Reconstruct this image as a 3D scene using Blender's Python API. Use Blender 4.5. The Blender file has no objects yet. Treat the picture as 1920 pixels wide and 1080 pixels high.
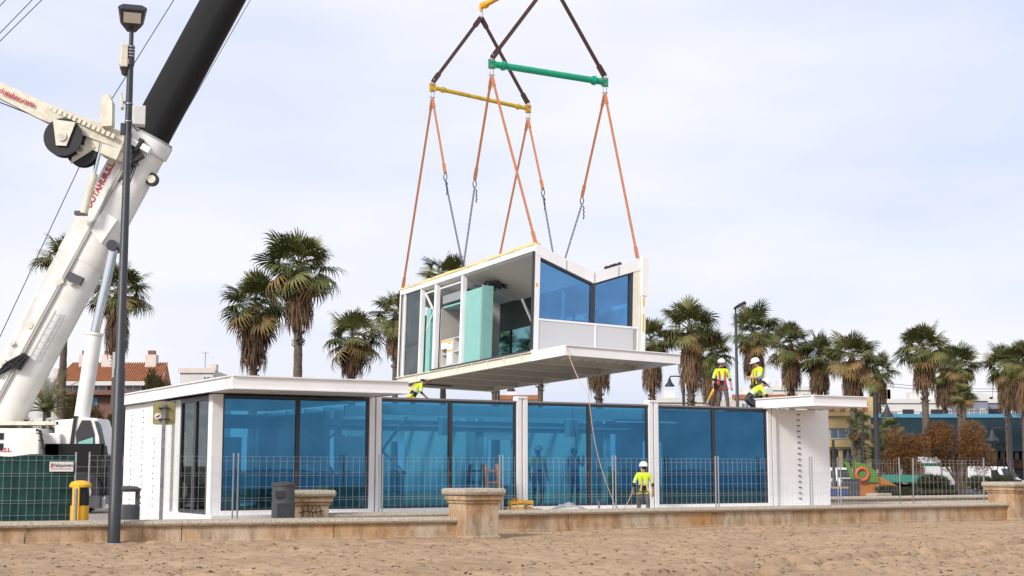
import bpy, bmesh, math, random
import numpy as np
from mathutils import Vector, Matrix, Euler
random.seed(7); np.random.seed(7)
R = math.radians
scene = bpy.context.scene
COL = scene.collection

# ------------------------------------------------------------------ camera
PITCH, FPX, EYE = R(7.3), 2666.7, 1.6
cam_d = bpy.data.cameras.new('camera'); cam_d.lens = 50; cam_d.sensor_width = 36
cam_d.clip_start = 0.1; cam_d.clip_end = 8000
cam = bpy.data.objects.new('camera', cam_d); COL.objects.link(cam)
cam.location = (0, 0, EYE); cam.rotation_euler = (R(90) + PITCH, 0, 0)
scene.camera = cam
# ------------------------------------------------------------------ light
SUN_AZ, SUN_EL = math.atan2(-0.78, -0.62), R(32)      # direction towards the sun
sun_d = bpy.data.lights.new('sun', 'SUN'); sun_d.energy = 3.3; sun_d.angle = R(12); sun_d.color = (1, .95, .89)
sun = bpy.data.objects.new('sun', sun_d); COL.objects.link(sun)
sdir = Vector((math.cos(SUN_AZ) * math.cos(SUN_EL), math.sin(SUN_AZ) * math.cos(SUN_EL), math.sin(SUN_EL)))
sun.rotation_euler = sdir.to_track_quat('Z', 'Y').to_euler(); sun.location = (-40, -30, 60)
world = bpy.data.worlds.new('World'); scene.world = world; world.use_nodes = True
nt = world.node_tree; N = nt.nodes; L = nt.links; N.clear()
out = N.new('ShaderNodeOutputWorld'); bg = N.new('ShaderNodeBackground'); bg.inputs[1].default_value = .1
sky = N.new('ShaderNodeTexSky'); sky.sky_type = 'NISHITA'; sky.sun_disc = False
sky.sun_elevation = SUN_EL; sky.sun_rotation = math.pi / 2 - SUN_AZ; sky.air_density = 1.2; sky.dust_density = 2
tc = N.new('ShaderNodeTexCoord'); mp = N.new('ShaderNodeMapping'); mp.inputs['Scale'].default_value = (1.3, 1.3, 4.2); mp.inputs['Rotation'].default_value = (.12, .2, 0)
no = N.new('ShaderNodeTexNoise'); no.inputs['Scale'].default_value = 1.7; no.inputs['Detail'].default_value = 5; no.inputs['Roughness'].default_value = .5
cr = N.new('ShaderNodeValToRGB')
cr.color_ramp.elements[0].position = .36; cr.color_ramp.elements[0].color = (7.0, 7.65, 9.5, 1)
cr.color_ramp.elements[1].position = .60; cr.color_ramp.elements[1].color = (9.4, 9.35, 9.9, 1)
mix = N.new('ShaderNodeMix'); mix.data_type = 'RGBA'; mix.inputs[0].default_value = .88
L.new(tc.outputs['Generated'], mp.inputs[0]); L.new(mp.outputs[0], no.inputs[0]); L.new(no.outputs[0], cr.inputs[0])
L.new(sky.outputs[0], mix.inputs[6]); L.new(cr.outputs[0], mix.inputs[7]); L.new(mix.outputs[2], bg.inputs[0]); L.new(bg.outputs[0], out.inputs[0])
scene.view_settings.view_transform = 'Standard'; scene.view_settings.look = 'None'
scene.view_settings.exposure = 0.14; scene.view_settings.gamma = 1
scene.cycles.max_bounces = 8; scene.cycles.transparent_max_bounces = 16
scene.cycles.use_denoising = True

# ------------------------------------------------------------------ helpers
def ray(px, py):
    a = (px - 960) / FPX; b = -(py - 540) / FPX
    c, s = math.cos(PITCH), math.sin(PITCH)
    return Vector((a, c - b * s, s + b * c))
def at_y(px, py, Y):                        # point on the pixel's ray at depth Y
    d = ray(px, py); return d * (Y / d.y) + Vector((0, 0, EYE))
def at_z(px, py, z):                        # point on the pixel's ray on a level plane
    d = ray(px, py); return d * ((z - EYE) / d.z) + Vector((0, 0, EYE))
A0 = R(29.757); CU, SU = math.cos(A0), math.sin(A0)
def S(u, v, z=0.): return Vector((u * CU - v * SU, u * SU + v * CU, z))   # promenade frame: u along, v inland
def uv(p): return p.x * CU + p.y * SU, -p.x * SU + p.y * CU

def mat(name, col, rough=.6, metal=0., var=0., scale=6., bump=0., bscale=40., col2=None, coat=0., spec=.5):
    m = bpy.data.materials.new(name); m.use_nodes = True
    n = m.node_tree.nodes; l = m.node_tree.links; b = n['Principled BSDF']
    b.inputs['Base Color'].default_value = (*col, 1); b.inputs['Roughness'].default_value = rough
    b.inputs['Metallic'].default_value = metal; b.inputs['Coat Weight'].default_value = coat
    b.inputs['Specular IOR Level'].default_value = spec
    if var or col2:
        t = n.new('ShaderNodeTexCoord'); x = n.new('ShaderNodeTexNoise'); x.inputs['Scale'].default_value = scale
        x.inputs['Detail'].default_value = 6; x.inputs['Roughness'].default_value = .65
        r = n.new('ShaderNodeValToRGB'); c2 = col2 or tuple(c * (1 - var) for c in col)
        r.color_ramp.elements[0].position = .35; r.color_ramp.elements[0].color = (*c2, 1)
        r.color_ramp.elements[1].position = .62; r.color_ramp.elements[1].color = (*col, 1)
        l.new(t.outputs['Object'], x.inputs[0]); l.new(x.outputs[0], r.inputs[0]); l.new(r.outputs[0], b.inputs['Base Color'])
    if bump:
        t = n.new('ShaderNodeTexCoord'); x = n.new('ShaderNodeTexNoise'); x.inputs['Scale'].default_value = bscale; x.inputs['Detail'].default_value = 5
        u = n.new('ShaderNodeBump'); u.inputs['Strength'].default_value = bump; u.inputs['Distance'].default_value = .03
        l.new(t.outputs['Object'], x.inputs[0]); l.new(x.outputs[0], u.inputs['Height']); l.new(u.outputs[0], b.inputs['Normal'])
    return m

def rand_mat(name, c1, c2, rough=.7, trans=0.):     # colour differs from object to object
    m = mat(name, c1, rough); n = m.node_tree.nodes; l = m.node_tree.links; b = n['Principled BSDF']
    oi = n.new('ShaderNodeObjectInfo'); r = n.new('ShaderNodeValToRGB')
    r.color_ramp.elements[0].color = (*c1, 1); r.color_ramp.elements[1].color = (*c2, 1)
    l.new(oi.outputs['Random'], r.inputs[0]); l.new(r.outputs[0], b.inputs['Base Color'])
    return m

def glass(name, tr, gl, fac, rough=0.):
    m = bpy.data.materials.new(name); m.use_nodes = True; n = m.node_tree.nodes; l = m.node_tree.links; n.clear()
    o = n.new('ShaderNodeOutputMaterial'); t = n.new('ShaderNodeBsdfTransparent'); g = n.new('ShaderNodeBsdfGlossy')
    t.inputs[0].default_value = (*tr, 1); g.inputs[0].default_value = (*gl, 1); g.inputs['Roughness'].default_value = rough
    lw = n.new('ShaderNodeLayerWeight'); lw.inputs[0].default_value = .35
    ma = n.new('ShaderNodeMath'); ma.operation = 'MULTIPLY_ADD'; ma.inputs[1].default_value = .5; ma.inputs[2].default_value = fac; ma.use_clamp = True
    tcn = n.new('ShaderNodeTexCoord'); nz = n.new('ShaderNodeTexNoise'); nz.inputs['Scale'].default_value = .55; nz.inputs['Detail'].default_value = 4     # pane waviness and film
    bp = n.new('ShaderNodeBump'); bp.inputs['Strength'].default_value = .022; bp.inputs['Distance'].default_value = .1; l.new(tcn.outputs['Object'], nz.inputs[0]); l.new(nz.outputs[0], bp.inputs['Height']); l.new(bp.outputs[0], g.inputs['Normal'])
    nz2 = n.new('ShaderNodeTexNoise'); nz2.inputs['Scale'].default_value = 1.1; nz2.inputs['Detail'].default_value = 6; l.new(tcn.outputs['Object'], nz2.inputs[0])
    mm = n.new('ShaderNodeMath'); mm.operation = 'MULTIPLY_ADD'; mm.inputs[1].default_value = .26; mm.inputs[2].default_value = fac - .13; l.new(nz2.outputs[0], mm.inputs[0]); l.new(mm.outputs[0], ma.inputs[2])
    x = n.new('ShaderNodeMixShader'); l.new(lw.outputs['Fresnel'], ma.inputs[0]); l.new(ma.outputs[0], x.inputs[0])
    l.new(t.outputs[0], x.inputs[1]); l.new(g.outputs[0], x.inputs[2]); l.new(x.outputs[0], o.inputs[0])
    return m

M = {}
M['white'] = mat('white_paint', (.82, .81, .80), .45, var=.08, scale=1.1)
M['cream'] = mat('cream_paint_warm_light', (.74, .70, .58), .5, var=.08, scale=2)  # cream paint; on the long edge beam it also carries the warm sunlight
M['whitewall'] = mat('white_render', (.8, .79, .78), .7, var=.04, scale=2)
M['dark'] = mat('dark_anodised', (.035, .035, .04), .4, var=.2)
M['greytop'] = mat('grey_capping', (.22, .22, .23), .5, var=.2)
M['bluegl'] = glass('blue_solar_glass', (.28, .61, .73), (.13, .38, .61), .25)
M['modgl'] = glass('blue_module_glass', (.46, .78, 1.), (.30, .58, .92), .28)
M['lightgl'] = glass('pale_cyan_glass', (.62, .88, .88), (.5, .6, .65), .06)
M['cleargl'] = glass('dark_clear_glass', (.35, .42, .40), (.6, .65, .65), .16)
M['teal'] = mat('teal_plasterboard', (.24, .50, .46), .8, var=.1, scale=3)
M['ceiling'] = mat('ceiling_board', (.62, .58, .52), .9, var=.06)
M['greyboard'] = mat('grey_board', (.42, .39, .37), .85, var=.08)
M['interior'] = mat('interior_white', (.62, .62, .60), .8, var=.08)
M['insul'] = mat('yellow_insulation', (.78, .55, .18), .8, col2=(.75, .66, .42), scale=5)
M['steel'] = mat('galvanised_steel', (.42, .43, .44), .45, .5, var=.2, scale=15)
M['wire'] = mat('pale_galvanised_wire', (.55, .56, .56), .5, .2)
M['chrome'] = mat('chrome', (.75, .76, .78), .12, 1.)
M['black'] = mat('black_paint', (.006, .0055, .0055), .42, spec=.3, var=.3, scale=3)
M['rubber'] = mat('black_rubber', (.02, .02, .022), .7, var=.3)
M['cranewhite'] = mat('crane_white', (.80, .79, .76), .35, col2=(.70, .68, .62), scale=1.2)
M['cranecream'] = mat('crane_cream', (.70, .66, .54), .5, col2=(.55, .50, .38), scale=4)
M['red'] = mat('red_letters', (.45, .02, .04), .5)
M['lamp'] = mat('lamp_post_grey', (.034, .038, .045), .45, var=.2, scale=4, bump=.1)
M['oldlamp'] = mat('old_lamp_iron', (.03, .03, .032), .5, var=.3)
M['yellow'] = mat('yellow_plastic', (.85, .45, .03), .45, var=.08)
M['bingrey'] = mat('bin_grey', (.06, .063, .07), .5, var=.15, bump=.1)
M['greencloth'] = mat('green_screen_cloth', (.008, .062, .055), .85, var=.35, scale=2.5, bump=.3, bscale=6)
M['signback'] = mat('sign_back_olive', (.30, .27, .11), .55, var=.12, scale=8)
M['rustpost'] = mat('worn_grey_post', (.26, .24, .23), .6, col2=(.10, .11, .19), scale=6)
M['sling'] = mat('orange_sling', (.43, .17, .08), .85, col2=(.33, .125, .065), scale=12)
M['brownsling'] = mat('brown_sling', (.06, .025, .018), .85, var=.4, scale=10)
M['greenbeam'] = mat('green_beam', (.0, .33, .17), .45, var=.15, scale=4)
M['yellowbeam'] = mat('yellow_beam', (.62, .42, .03), .55, col2=(.40, .27, .03), scale=6)
M['orangebeam'] = mat('orange_yellow_beam', (.85, .42, .02), .5, var=.1)
M['chain'] = mat('dark_chain', (.07, .075, .08), .4, .6)
M['rope'] = mat('tan_rope', (.55, .36, .26), .9)
M['skin'] = mat('skin', (.45, .25, .17), .6)
M['hivis'] = mat('hi_vis_yellow', (.62, .85, .02), .7, var=.1, scale=9)
M['navy'] = mat('navy_cloth', (.012, .015, .035), .85)
M['silver'] = mat('reflective_band', (.55, .57, .57), .5)
M['trouser'] = mat('grey_work_trousers', (.14, .115, .10), .9, var=.3, scale=8)
M['trouserdk'] = mat('charcoal_trousers', (.06, .06, .065), .9, var=.3, scale=8)
M['boot'] = mat('boots', (.05, .035, .03), .8)
M['helmet'] = mat('white_helmet', (.82, .82, .82), .3)
M['redstrap'] = mat('red_harness', (.55, .02, .03), .7)
M['yelstrap'] = mat('yellow_harness', (.75, .62, .02), .7)
M['wood'] = mat('weathered_wood', (.42, .22, .14), .8, var=.4, scale=9)
M['box'] = mat('yellow_carton', (.80, .42, .03), .7, var=.08)
M['paper'] = mat('white_carton', (.75, .74, .72), .7)
M['card'] = mat('brown_card', (.40, .26, .16), .85)
M['bag'] = mat('crumpled_sheet', (.50, .48, .50), .7, col2=(.2, .19, .22), scale=3)
M['bluep'] = mat('blue_plastic', (.03, .06, .17), .4)
M['redp'] = mat('red_plastic', (.5, .05, .07), .4)
M['asphalt'] = mat('asphalt', (.06, .06, .062), .9, var=.3, scale=2)
M['roof'] = mat('terracotta_tiles', (.42, .17, .075), .85, col2=(.32, .12, .055), scale=1.5)
M['brick'] = mat('red_brick', (.22, .11, .08), .9, var=.2, scale=1)
M['creamwall'] = mat('cream_plaster', (.66, .50, .25), .85, var=.1, scale=.6)
M['offwhite'] = mat('offwhite_plaster', (.66, .64, .61), .85, var=.1, scale=.4)
M['palewall'] = mat('pale_pink_plaster', (.68, .60, .54), .85, var=.12, scale=.5)
M['greywall'] = mat('grey_violet_plaster', (.25, .25, .31), .85, var=.1, scale=.4)
M['pane'] = mat('far_window', (.16, .22, .28), .15, var=.3, scale=1)
M['shutter'] = mat('pale_shutter', (.60, .60, .58), .7)
M['tealroof'] = mat('teal_sheet_roof', (.0025, .022, .032), .9, var=.2, scale=.6)
M['blueedge'] = mat('blue_edge', (.10, .30, .45), .5)
M['hedge'] = mat('hedge_leaves', (.055, .075, .025), .8, col2=(.05, .035, .015), scale=3)
M['tamgreen'] = mat('tamarisk_green', (.075, .08, .025), .85, col2=(.11, .055, .02), scale=.9)
M['tamrust'] = mat('tamarisk_rust', (.22, .09, .022), .85, col2=(.13, .08, .03), scale=.8)
M['bark'] = mat('bark', (.10, .075, .055), .95, var=.5, scale=5, bump=.6, bscale=14)
M['palmtrunk'] = mat('palm_trunk', (.16, .12, .09), .95, var=.55, scale=6, bump=.8, bscale=10)
M['skirt'] = mat('dead_fronds', (.17, .10, .052), .95, col2=(.07, .042, .026), scale=1.6)
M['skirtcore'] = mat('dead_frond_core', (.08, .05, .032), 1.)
M['frond'] = rand_mat('palm_frond_green', (.06, .082, .02), (.16, .155, .042))
M['frondold'] = rand_mat('palm_frond_old', (.13, .11, .03), (.27, .15, .055))
M['orange'] = mat('orange_panel', (.40, .14, .02), .6, var=.1)
M['green'] = mat('green_panel', (.09, .21, .03), .6, var=.1)
M['redring'] = mat('red_ring', (.62, .10, .03), .5)
M['vanwhite'] = mat('van_white', (.78, .78, .78), .25, coat=.5)
M['tarp'] = mat('green_tarp', (.01, .16, .10), .6, var=.2, scale=2)

def stone():
    m = mat('promenade_stone', (.52, .40, .27), .9)
    n = m.node_tree.nodes; l = m.node_tree.links; b = n['Principled BSDF']; t = n.new('ShaderNodeTexCoord')
    x = n.new('ShaderNodeTexNoise'); x.inputs['Scale'].default_value = .9; x.inputs['Detail'].default_value = 6; x.inputs['Roughness'].default_value = .6
    r = n.new('ShaderNodeValToRGB'); e = r.color_ramp.elements
    e[0].position = .33; e[0].color = (.46, .26, .11, 1); e[1].position = .62; e[1].color = (.55, .45, .33, 1)
    s = n.new('ShaderNodeTexNoise'); s.inputs['Scale'].default_value = 34; s.inputs['Detail'].default_value = 4; s.inputs['Roughness'].default_value = .8
    r2 = n.new('ShaderNodeValToRGB'); r2.color_ramp.elements[0].position = .34; r2.color_ramp.elements[0].color = (.30, .27, .24, 1)
    r2.color_ramp.elements[1].position = .48; r2.color_ramp.elements[1].color = (1, 1, 1, 1)
    mx = n.new('ShaderNodeMix'); mx.data_type = 'RGBA'; mx.blend_type = 'MULTIPLY'; mx.inputs[0].default_value = .75
    bp = n.new('ShaderNodeBump'); bp.inputs['Strength'].default_value = .5; bp.inputs['Distance'].default_value = .02
    for q in (x, s): l.new(t.outputs['Object'], q.inputs[0])
    l.new(x.outputs[0], r.inputs[0]); l.new(s.outputs[0], r2.inputs[0]); l.new(r.outputs[0], mx.inputs[6]); l.new(r2.outputs[0], mx.inputs[7])
    mp_ = n.new('ShaderNodeMapping'); mp_.inputs['Scale'].default_value = (2.6, 2.6, .7); st = n.new('ShaderNodeTexNoise'); st.inputs['Scale'].default_value = 1.3; st.inputs['Detail'].default_value = 7; st.inputs['Roughness'].default_value = .7
    l.new(t.outputs['Object'], mp_.inputs[0]); l.new(mp_.outputs[0], st.inputs[0]); r3 = n.new('ShaderNodeValToRGB'); r3.color_ramp.elements[0].position = .38; r3.color_ramp.elements[0].color = (.50, .45, .40, 1); r3.color_ramp.elements[1].position = .55; r3.color_ramp.elements[1].color = (1, 1, 1, 1)
    m2 = n.new('ShaderNodeMix'); m2.data_type = 'RGBA'; m2.blend_type = 'MULTIPLY'; m2.inputs[0].default_value = .8; l.new(st.outputs[0], r3.inputs[0]); l.new(mx.outputs[2], m2.inputs[6]); l.new(r3.outputs[0], m2.inputs[7])
    l.new(m2.outputs[2], b.inputs['Base Color']); l.new(s.outputs[0], bp.inputs['Height']); l.new(bp.outputs[0], b.inputs['Normal'])
    return m
M['stone'] = stone()
def coping():
    m = mat('weathered_coping', (.44, .38, .30), .95, bump=.6, bscale=30)
    n = m.node_tree.nodes; l = m.node_tree.links; b = n['Principled BSDF']; t = n.new('ShaderNodeTexCoord')
    s = n.new('ShaderNodeTexNoise'); s.inputs['Scale'].default_value = 26; s.inputs['Detail'].default_value = 5; s.inputs['Roughness'].default_value = .85
    r = n.new('ShaderNodeValToRGB'); e = r.color_ramp.elements
    e[0].position = .36; e[0].color = (.14, .12, .10, 1); e[1].position = .56; e[1].color = (.52, .45, .35, 1)
    l.new(t.outputs['Object'], s.inputs[0]); l.new(s.outputs[0], r.inputs[0]); l.new(r.outputs[0], b.inputs['Base Color'])
    return m
M['coping'] = coping()
def sandmat():
    m = mat('beach_sand', (.42, .28, .17), .95)
    n = m.node_tree.nodes; l = m.node_tree.links; b = n['Principled BSDF']; t = n.new('ShaderNodeTexCoord')
    x = n.new('ShaderNodeTexNoise'); x.inputs['Scale'].default_value = .35; x.inputs['Detail'].default_value = 8; x.inputs['Roughness'].default_value = .7
    r = n.new('ShaderNodeValToRGB'); e = r.color_ramp.elements
    e[0].position = .3; e[0].color = (.31, .20, .115, 1); e[1].position = .7; e[1].color = (.45, .315, .195, 1)
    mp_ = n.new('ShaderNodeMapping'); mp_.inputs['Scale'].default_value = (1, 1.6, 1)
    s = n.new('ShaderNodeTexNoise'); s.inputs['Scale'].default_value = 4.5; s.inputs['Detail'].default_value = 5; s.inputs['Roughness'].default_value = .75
    r2 = n.new('ShaderNodeValToRGB'); r2.color_ramp.elements[0].position = .36; r2.color_ramp.elements[0].color = (.27, .23, .21, 1)  # dark flecks: debris and small footprint shadows put into the sand colour
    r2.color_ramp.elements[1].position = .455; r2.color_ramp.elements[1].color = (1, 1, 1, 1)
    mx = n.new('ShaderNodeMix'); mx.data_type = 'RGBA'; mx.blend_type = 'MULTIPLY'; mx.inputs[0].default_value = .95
    bp = n.new('ShaderNodeBump'); bp.inputs['Strength'].default_value = .9; bp.inputs['Distance'].default_value = .05
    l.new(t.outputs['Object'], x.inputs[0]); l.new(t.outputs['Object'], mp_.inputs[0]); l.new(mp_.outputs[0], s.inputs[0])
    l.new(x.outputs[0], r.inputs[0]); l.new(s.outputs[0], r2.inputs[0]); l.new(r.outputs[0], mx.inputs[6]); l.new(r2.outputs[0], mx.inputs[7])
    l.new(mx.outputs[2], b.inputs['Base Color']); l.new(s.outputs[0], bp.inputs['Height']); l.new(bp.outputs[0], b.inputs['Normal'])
    return m
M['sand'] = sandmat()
M['paving'] = mat('promenade_paving', (.34, .30, .26), .9, var=.2, scale=.5)
M['sea'] = mat('sea_water', (.17, .27, .35), .55, bump=.5, bscale=.4, spec=.2)

class MB:
    """collects shapes for ONE mesh"""
    def __init__(s): s.v = []; s.f = []
    def add(s, vs, fs):
        k = len(s.v); s.v += [tuple(p) for p in vs]; s.f += [tuple(i + k for i in f) for f in fs]; return s
    def box(s, x0, x1, y0, y1, z0, z1, T=None):
        vs = [Vector((x, y, z)) for z in (z0, z1) for y in (y0, y1) for x in (x0, x1)]
        if T: vs = [T @ p for p in vs]
        return s.add(vs, [(0, 2, 3, 1), (4, 5, 7, 6), (0, 1, 5, 4), (2, 6, 7, 3), (0, 4, 6, 2), (1, 3, 7, 5)])
    def cbox(s, c, size, rot=(0, 0, 0)):
        T = Matrix.Translation(c) @ Euler(rot).to_matrix().to_4x4(); a, b, d = (q / 2 for q in size)
        return s.box(-a, a, -b, b, -d, d, T)
    def bar(s, p, q, w, d=None, up=(0, 0, 1)):            # rectangular bar from p to q
        p, q = Vector(p), Vector(q); z = (q - p).normalized(); x = Vector(up).cross(z)
        if x.length < 1e-3: x = Vector((1, 0, 0)).cross(z)
        x.normalize(); y = z.cross(x); d = d or w
        vs = [o + x * (a * w / 2) + y * (b * d / 2) for o in (p, q) for a, b in ((-1, -1), (1, -1), (1, 1), (-1, 1))]
        return s.add(vs, [(3, 2, 1, 0), (4, 5, 6, 7), (0, 1, 5, 4), (1, 2, 6, 5), (2, 3, 7, 6), (3, 0, 4, 7)])
    def tube(s, pts, r, n=8, caps=True):
        pts = [Vector(p) for p in pts]; rs = r if isinstance(r, (list, tuple)) else [r] * len(pts)
        vs = []; fs = []; x = None
        for i, p in enumerate(pts):
            t = (pts[min(i + 1, len(pts) - 1)] - pts[max(i - 1, 0)]).normalized()
            if x is None: x = t.orthogonal().normalized()
            x = (x - t * x.dot(t)).normalized(); y = t.cross(x)
            vs += [p + (x * math.cos(2 * math.pi * k / n) + y * math.sin(2 * math.pi * k / n)) * rs[i] for k in range(n)]
        for i in range(len(pts) - 1):
            for k in range(n): fs.append((i * n + k, i * n + (k + 1) % n, (i + 1) * n + (k + 1) % n, (i + 1) * n + k))
        if caps: fs += [tuple(range(n - 1, -1, -1)), tuple((len(pts) - 1) * n + k for k in range(n))]
        return s.add(vs, fs)
    def lathe(s, prof, n=16, c=(0, 0, 0), T=None):         # prof: (radius, z) list
        c = Vector(c); vs = []; fs = []
        for r, z in prof: vs += [Vector((r * math.cos(2 * math.pi * k / n), r * math.sin(2 * math.pi * k / n), z)) for k in range(n)]
        vs = [(T @ p if T else p) + c for p in vs]
        for i in range(len(prof) - 1):
            for k in range(n): fs.append((i * n + k, i * n + (k + 1) % n, (i + 1) * n + (k + 1) % n, (i + 1) * n + k))
        fs += [tuple(range(n - 1, -1, -1)), tuple((len(prof) - 1) * n + k for k in range(n))]
        return s.add(vs, fs)
    def prism(s, poly, h, T=None):                         # 2D polygon (x, y), extruded along z 0..h
        n = len(poly); vs = [Vector((x, y, z)) for z in (0, h) for x, y in poly]
        if T: vs = [T @ p for p in vs]
        return s.add(vs, [tuple(range(n - 1, -1, -1)), tuple(range(n, 2 * n))] + [(i, (i + 1) % n, n + (i + 1) % n, n + i) for i in range(n)])
    def loft(s, rings, caps=True):
        n = len(rings[0]); vs = [p for r in rings for p in r]; fs = []
        for i in range(len(rings) - 1):
            for k in range(n): fs.append((i * n + k, i * n + (k + 1) % n, (i + 1) * n + (k + 1) % n, (i + 1) * n + k))
        if caps: fs += [tuple(range(n - 1, -1, -1)), tuple((len(rings) - 1) * n + k for k in range(n))]
        return s.add(vs, fs)
    def build(s, name, m, parent=None, world=False, smooth=False, bevel=0., loc=None):
        me = bpy.data.meshes.new(name); me.from_pydata(s.v, [], s.f); me.update()
        bm = bmesh.new(); bm.from_mesh(me); bmesh.ops.recalc_face_normals(bm, faces=bm.faces); bm.to_mesh(me); bm.free()
        return link(name, me, m, parent, world, smooth, bevel, loc)
def link(name, me, m, parent=None, world=False, smooth=False, bevel=0., loc=None):
    o = bpy.data.objects.new(name, me); COL.objects.link(o)
    if m is not None and not me.materials: me.materials.append(M[m] if isinstance(m, str) else m)
    if smooth:
        for p in me.polygons: p.use_smooth = True
        md = o.modifiers.new('split', 'EDGE_SPLIT'); md.split_angle = R(40)
    if bevel:
        md = o.modifiers.new('bevel', 'BEVEL'); md.width = bevel; md.segments = 2; md.limit_method = 'ANGLE'
    if loc is not None: o.location = loc
    if parent is not None:
        o.parent = parent
        if world:
            o.matrix_parent_inverse = Matrix.LocRotScale(parent.location, parent.rotation_euler, parent.scale).inverted()
    return o
def empty(name, loc=(0, 0, 0), rot=(0, 0, 0)):
    o = bpy.data.objects.new(name, None); COL.objects.link(o); o.location = loc; o.rotation_euler = rot; o.empty_display_size = .3
    return o
def tag(o, label, cat, group=None):
    o['label'] = label; o['category'] = cat; o['kind'] = 'thing'
    if group: o['group'] = group
    return o
def kind(o, k): o['kind'] = k; return o
def clone(src, name, parent=None, loc=None, rot=None, scale=None):
    o = src.copy(); o.name = name; COL.objects.link(o); o.parent = parent
    if loc is not None: o.location = loc
    if rot is not None: o.rotation_euler = rot
    if scale is not None: o.scale = scale
    return o
def text(body, size, m, parent, T, name='lettering', extrude=.004, bold=0., shear=0.):
    c = bpy.data.curves.new(name, 'FONT'); c.body = body; c.size = size; c.extrude = extrude; c.align_x = 'CENTER'; c.align_y = 'CENTER'
    c.offset = bold; c.shear = shear
    t = bpy.data.objects.new('tmp', c); COL.objects.link(t)
    me = bpy.data.meshes.new_from_object(t.evaluated_get(bpy.context.evaluated_depsgraph_get()))
    bpy.data.objects.remove(t); me.name = name; me.transform(T)
    if me.materials: me.materials.clear()
    return link(name, me, m, parent, world=True)
def frame(o, x, z):                                       # matrix with local x axis, z normal, at o
    x = Vector(x).normalized(); z = Vector(z).normalized(); y = z.cross(x).normalized(); z = x.cross(y)
    T = Matrix((x, y, z)).transposed().to_4x4(); T.translation = o; return T
# ------------------------------------------------------------------ ground
def vnoise(x, y, seed):
    rng = np.random.RandomState(seed); g = rng.rand(256, 256)
    xi = np.floor(x).astype(int); yi = np.floor(y).astype(int); fx = x - xi; fy = y - yi
    fx = fx * fx * (3 - 2 * fx); fy = fy * fy * (3 - 2 * fy)
    a = g[xi % 256, yi % 256]; b = g[(xi + 1) % 256, yi % 256]; c = g[xi % 256, (yi + 1) % 256]; d = g[(xi + 1) % 256, (yi + 1) % 256]
    return (a * (1 - fx) + b * fx) * (1 - fy) + (c * (1 - fx) + d * fx) * fy
def grid_sheet(name, xs, ys, zf, m):
    X, Y = np.meshgrid(xs, ys); Z = zf(X, Y); nx, ny = len(xs), len(ys)
    co = np.stack([X, Y, Z], -1).reshape(-1, 3)
    i = (np.arange(ny - 1)[:, None] * nx + np.arange(nx - 1)[None]).reshape(-1)
    f = np.stack([i, i + 1, i + nx + 1, i + nx], -1)
    me = bpy.data.meshes.new(name); me.vertices.add(len(co)); me.vertices.foreach_set('co', co.ravel())
    me.loops.add(f.size); me.loops.foreach_set('vertex_index', f.ravel().astype(np.int32))
    me.polygons.add(len(f)); me.polygons.foreach_set('loop_start', np.arange(0, f.size, 4, dtype=np.int32))
    me.update(calc_edges=True); me.validate()
    me.polygons.foreach_set('use_smooth', np.ones(len(f), bool))
    return link(name, me, m)
def sand_z(X, Y):
    near = np.clip((60 - np.abs(Y - 30)) / 20, 0, 1) * np.clip((40 - np.abs(X)) / 10, 0, 1)
    z = .05 * (vnoise(X * .35 + 9, Y * .35 + 50, 1) - .5) + .05 * (vnoise(X * 1.6 + 90, Y * 2.2 + 50, 2) - .5)
    f = vnoise(X * 4.4 + 200, Y * 5.2 + 100, 3); z += -.13 * np.clip(f - .56, 0, 1) / .42       # footprints
    z += .03 * (vnoise(X * 6.5 + 30, Y * 7.5 + 20, 4) - .5)
    # wheel ruts at the right: direction from one pixel to the other
    p, q = at_z(1255, 1080, 0), at_z(1930, 1018, 0); d = (q - p).normalized()
    t = (X - p.x) * d.y - (Y - p.y) * d.x; w = .12 * (vnoise(X * .9 + 60, Y * .9 + 60, 6) - .5)
    for o_, dep in ((0., .21), (.75, .12), (1.9, .06)):
        z += -dep * np.exp(-((t + w - o_) / .17) ** 2) + dep * .4 * np.exp(-((t + w - o_ + .36) / .16) ** 2)
    # sand heaped a little against the wall at the far left
    h = at_z(165, 1016, 0); z += .16 * np.exp(-(((X - h.x) / 1.6) ** 2 + ((Y - h.y) / .7) ** 2))
    z -= .0
    return z * near - .02 * (1 - near)
def axis(lo, hi, step, far):
    mid = np.arange(lo, hi + 1e-6, step)
    return np.concatenate([lo - far[::-1], mid, hi + far])
far = np.array([1., 3, 8, 20, 50, 120, 300, 900, 3000])
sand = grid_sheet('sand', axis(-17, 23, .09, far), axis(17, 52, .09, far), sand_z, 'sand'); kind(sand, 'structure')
rng = random.Random(12); b = MB()                    # twigs, shells and weed scraps lying on the sand
for k in range(1700):
    Y = 19.5 + 24 * rng.random() ** 1.3; X = rng.uniform(-.42, .42) * Y; u_, v_ = uv(Vector((X, Y, 0)))
    if v_ > (30.2 if X < 0 else 32.3): continue
    z = float(sand_z(np.array([X]), np.array([Y]))[0]); a = rng.uniform(0, 3.14); l_ = rng.uniform(.008, .045) ; w_ = rng.uniform(.004, .014); T = Matrix.Translation((X, Y, z)) @ Matrix.Rotation(a, 4, 'Z') @ Matrix.Rotation(rng.uniform(-.3, .3), 4, 'Y')
    b.box(-l_, l_, -w_, w_, -.01, rng.uniform(.003, .012), T)
M['debris'] = mat('weed_scraps', (.10, .065, .04), .95, col2=(.05, .035, .025), scale=.6)
kind(b.build('beach_debris', 'debris'), 'stuff')
WR = 32.75
def fu(px, v): k = (px - 960) / FPX; return v * (SU + k * CU) / (CU - k * SU)          # u where a pixel column meets the line v
WANG = R(19.5); CW, SW = math.cos(WANG), math.sin(WANG); WP = at_z(870, 1008, 0)         # near wall: end point and direction
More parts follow.
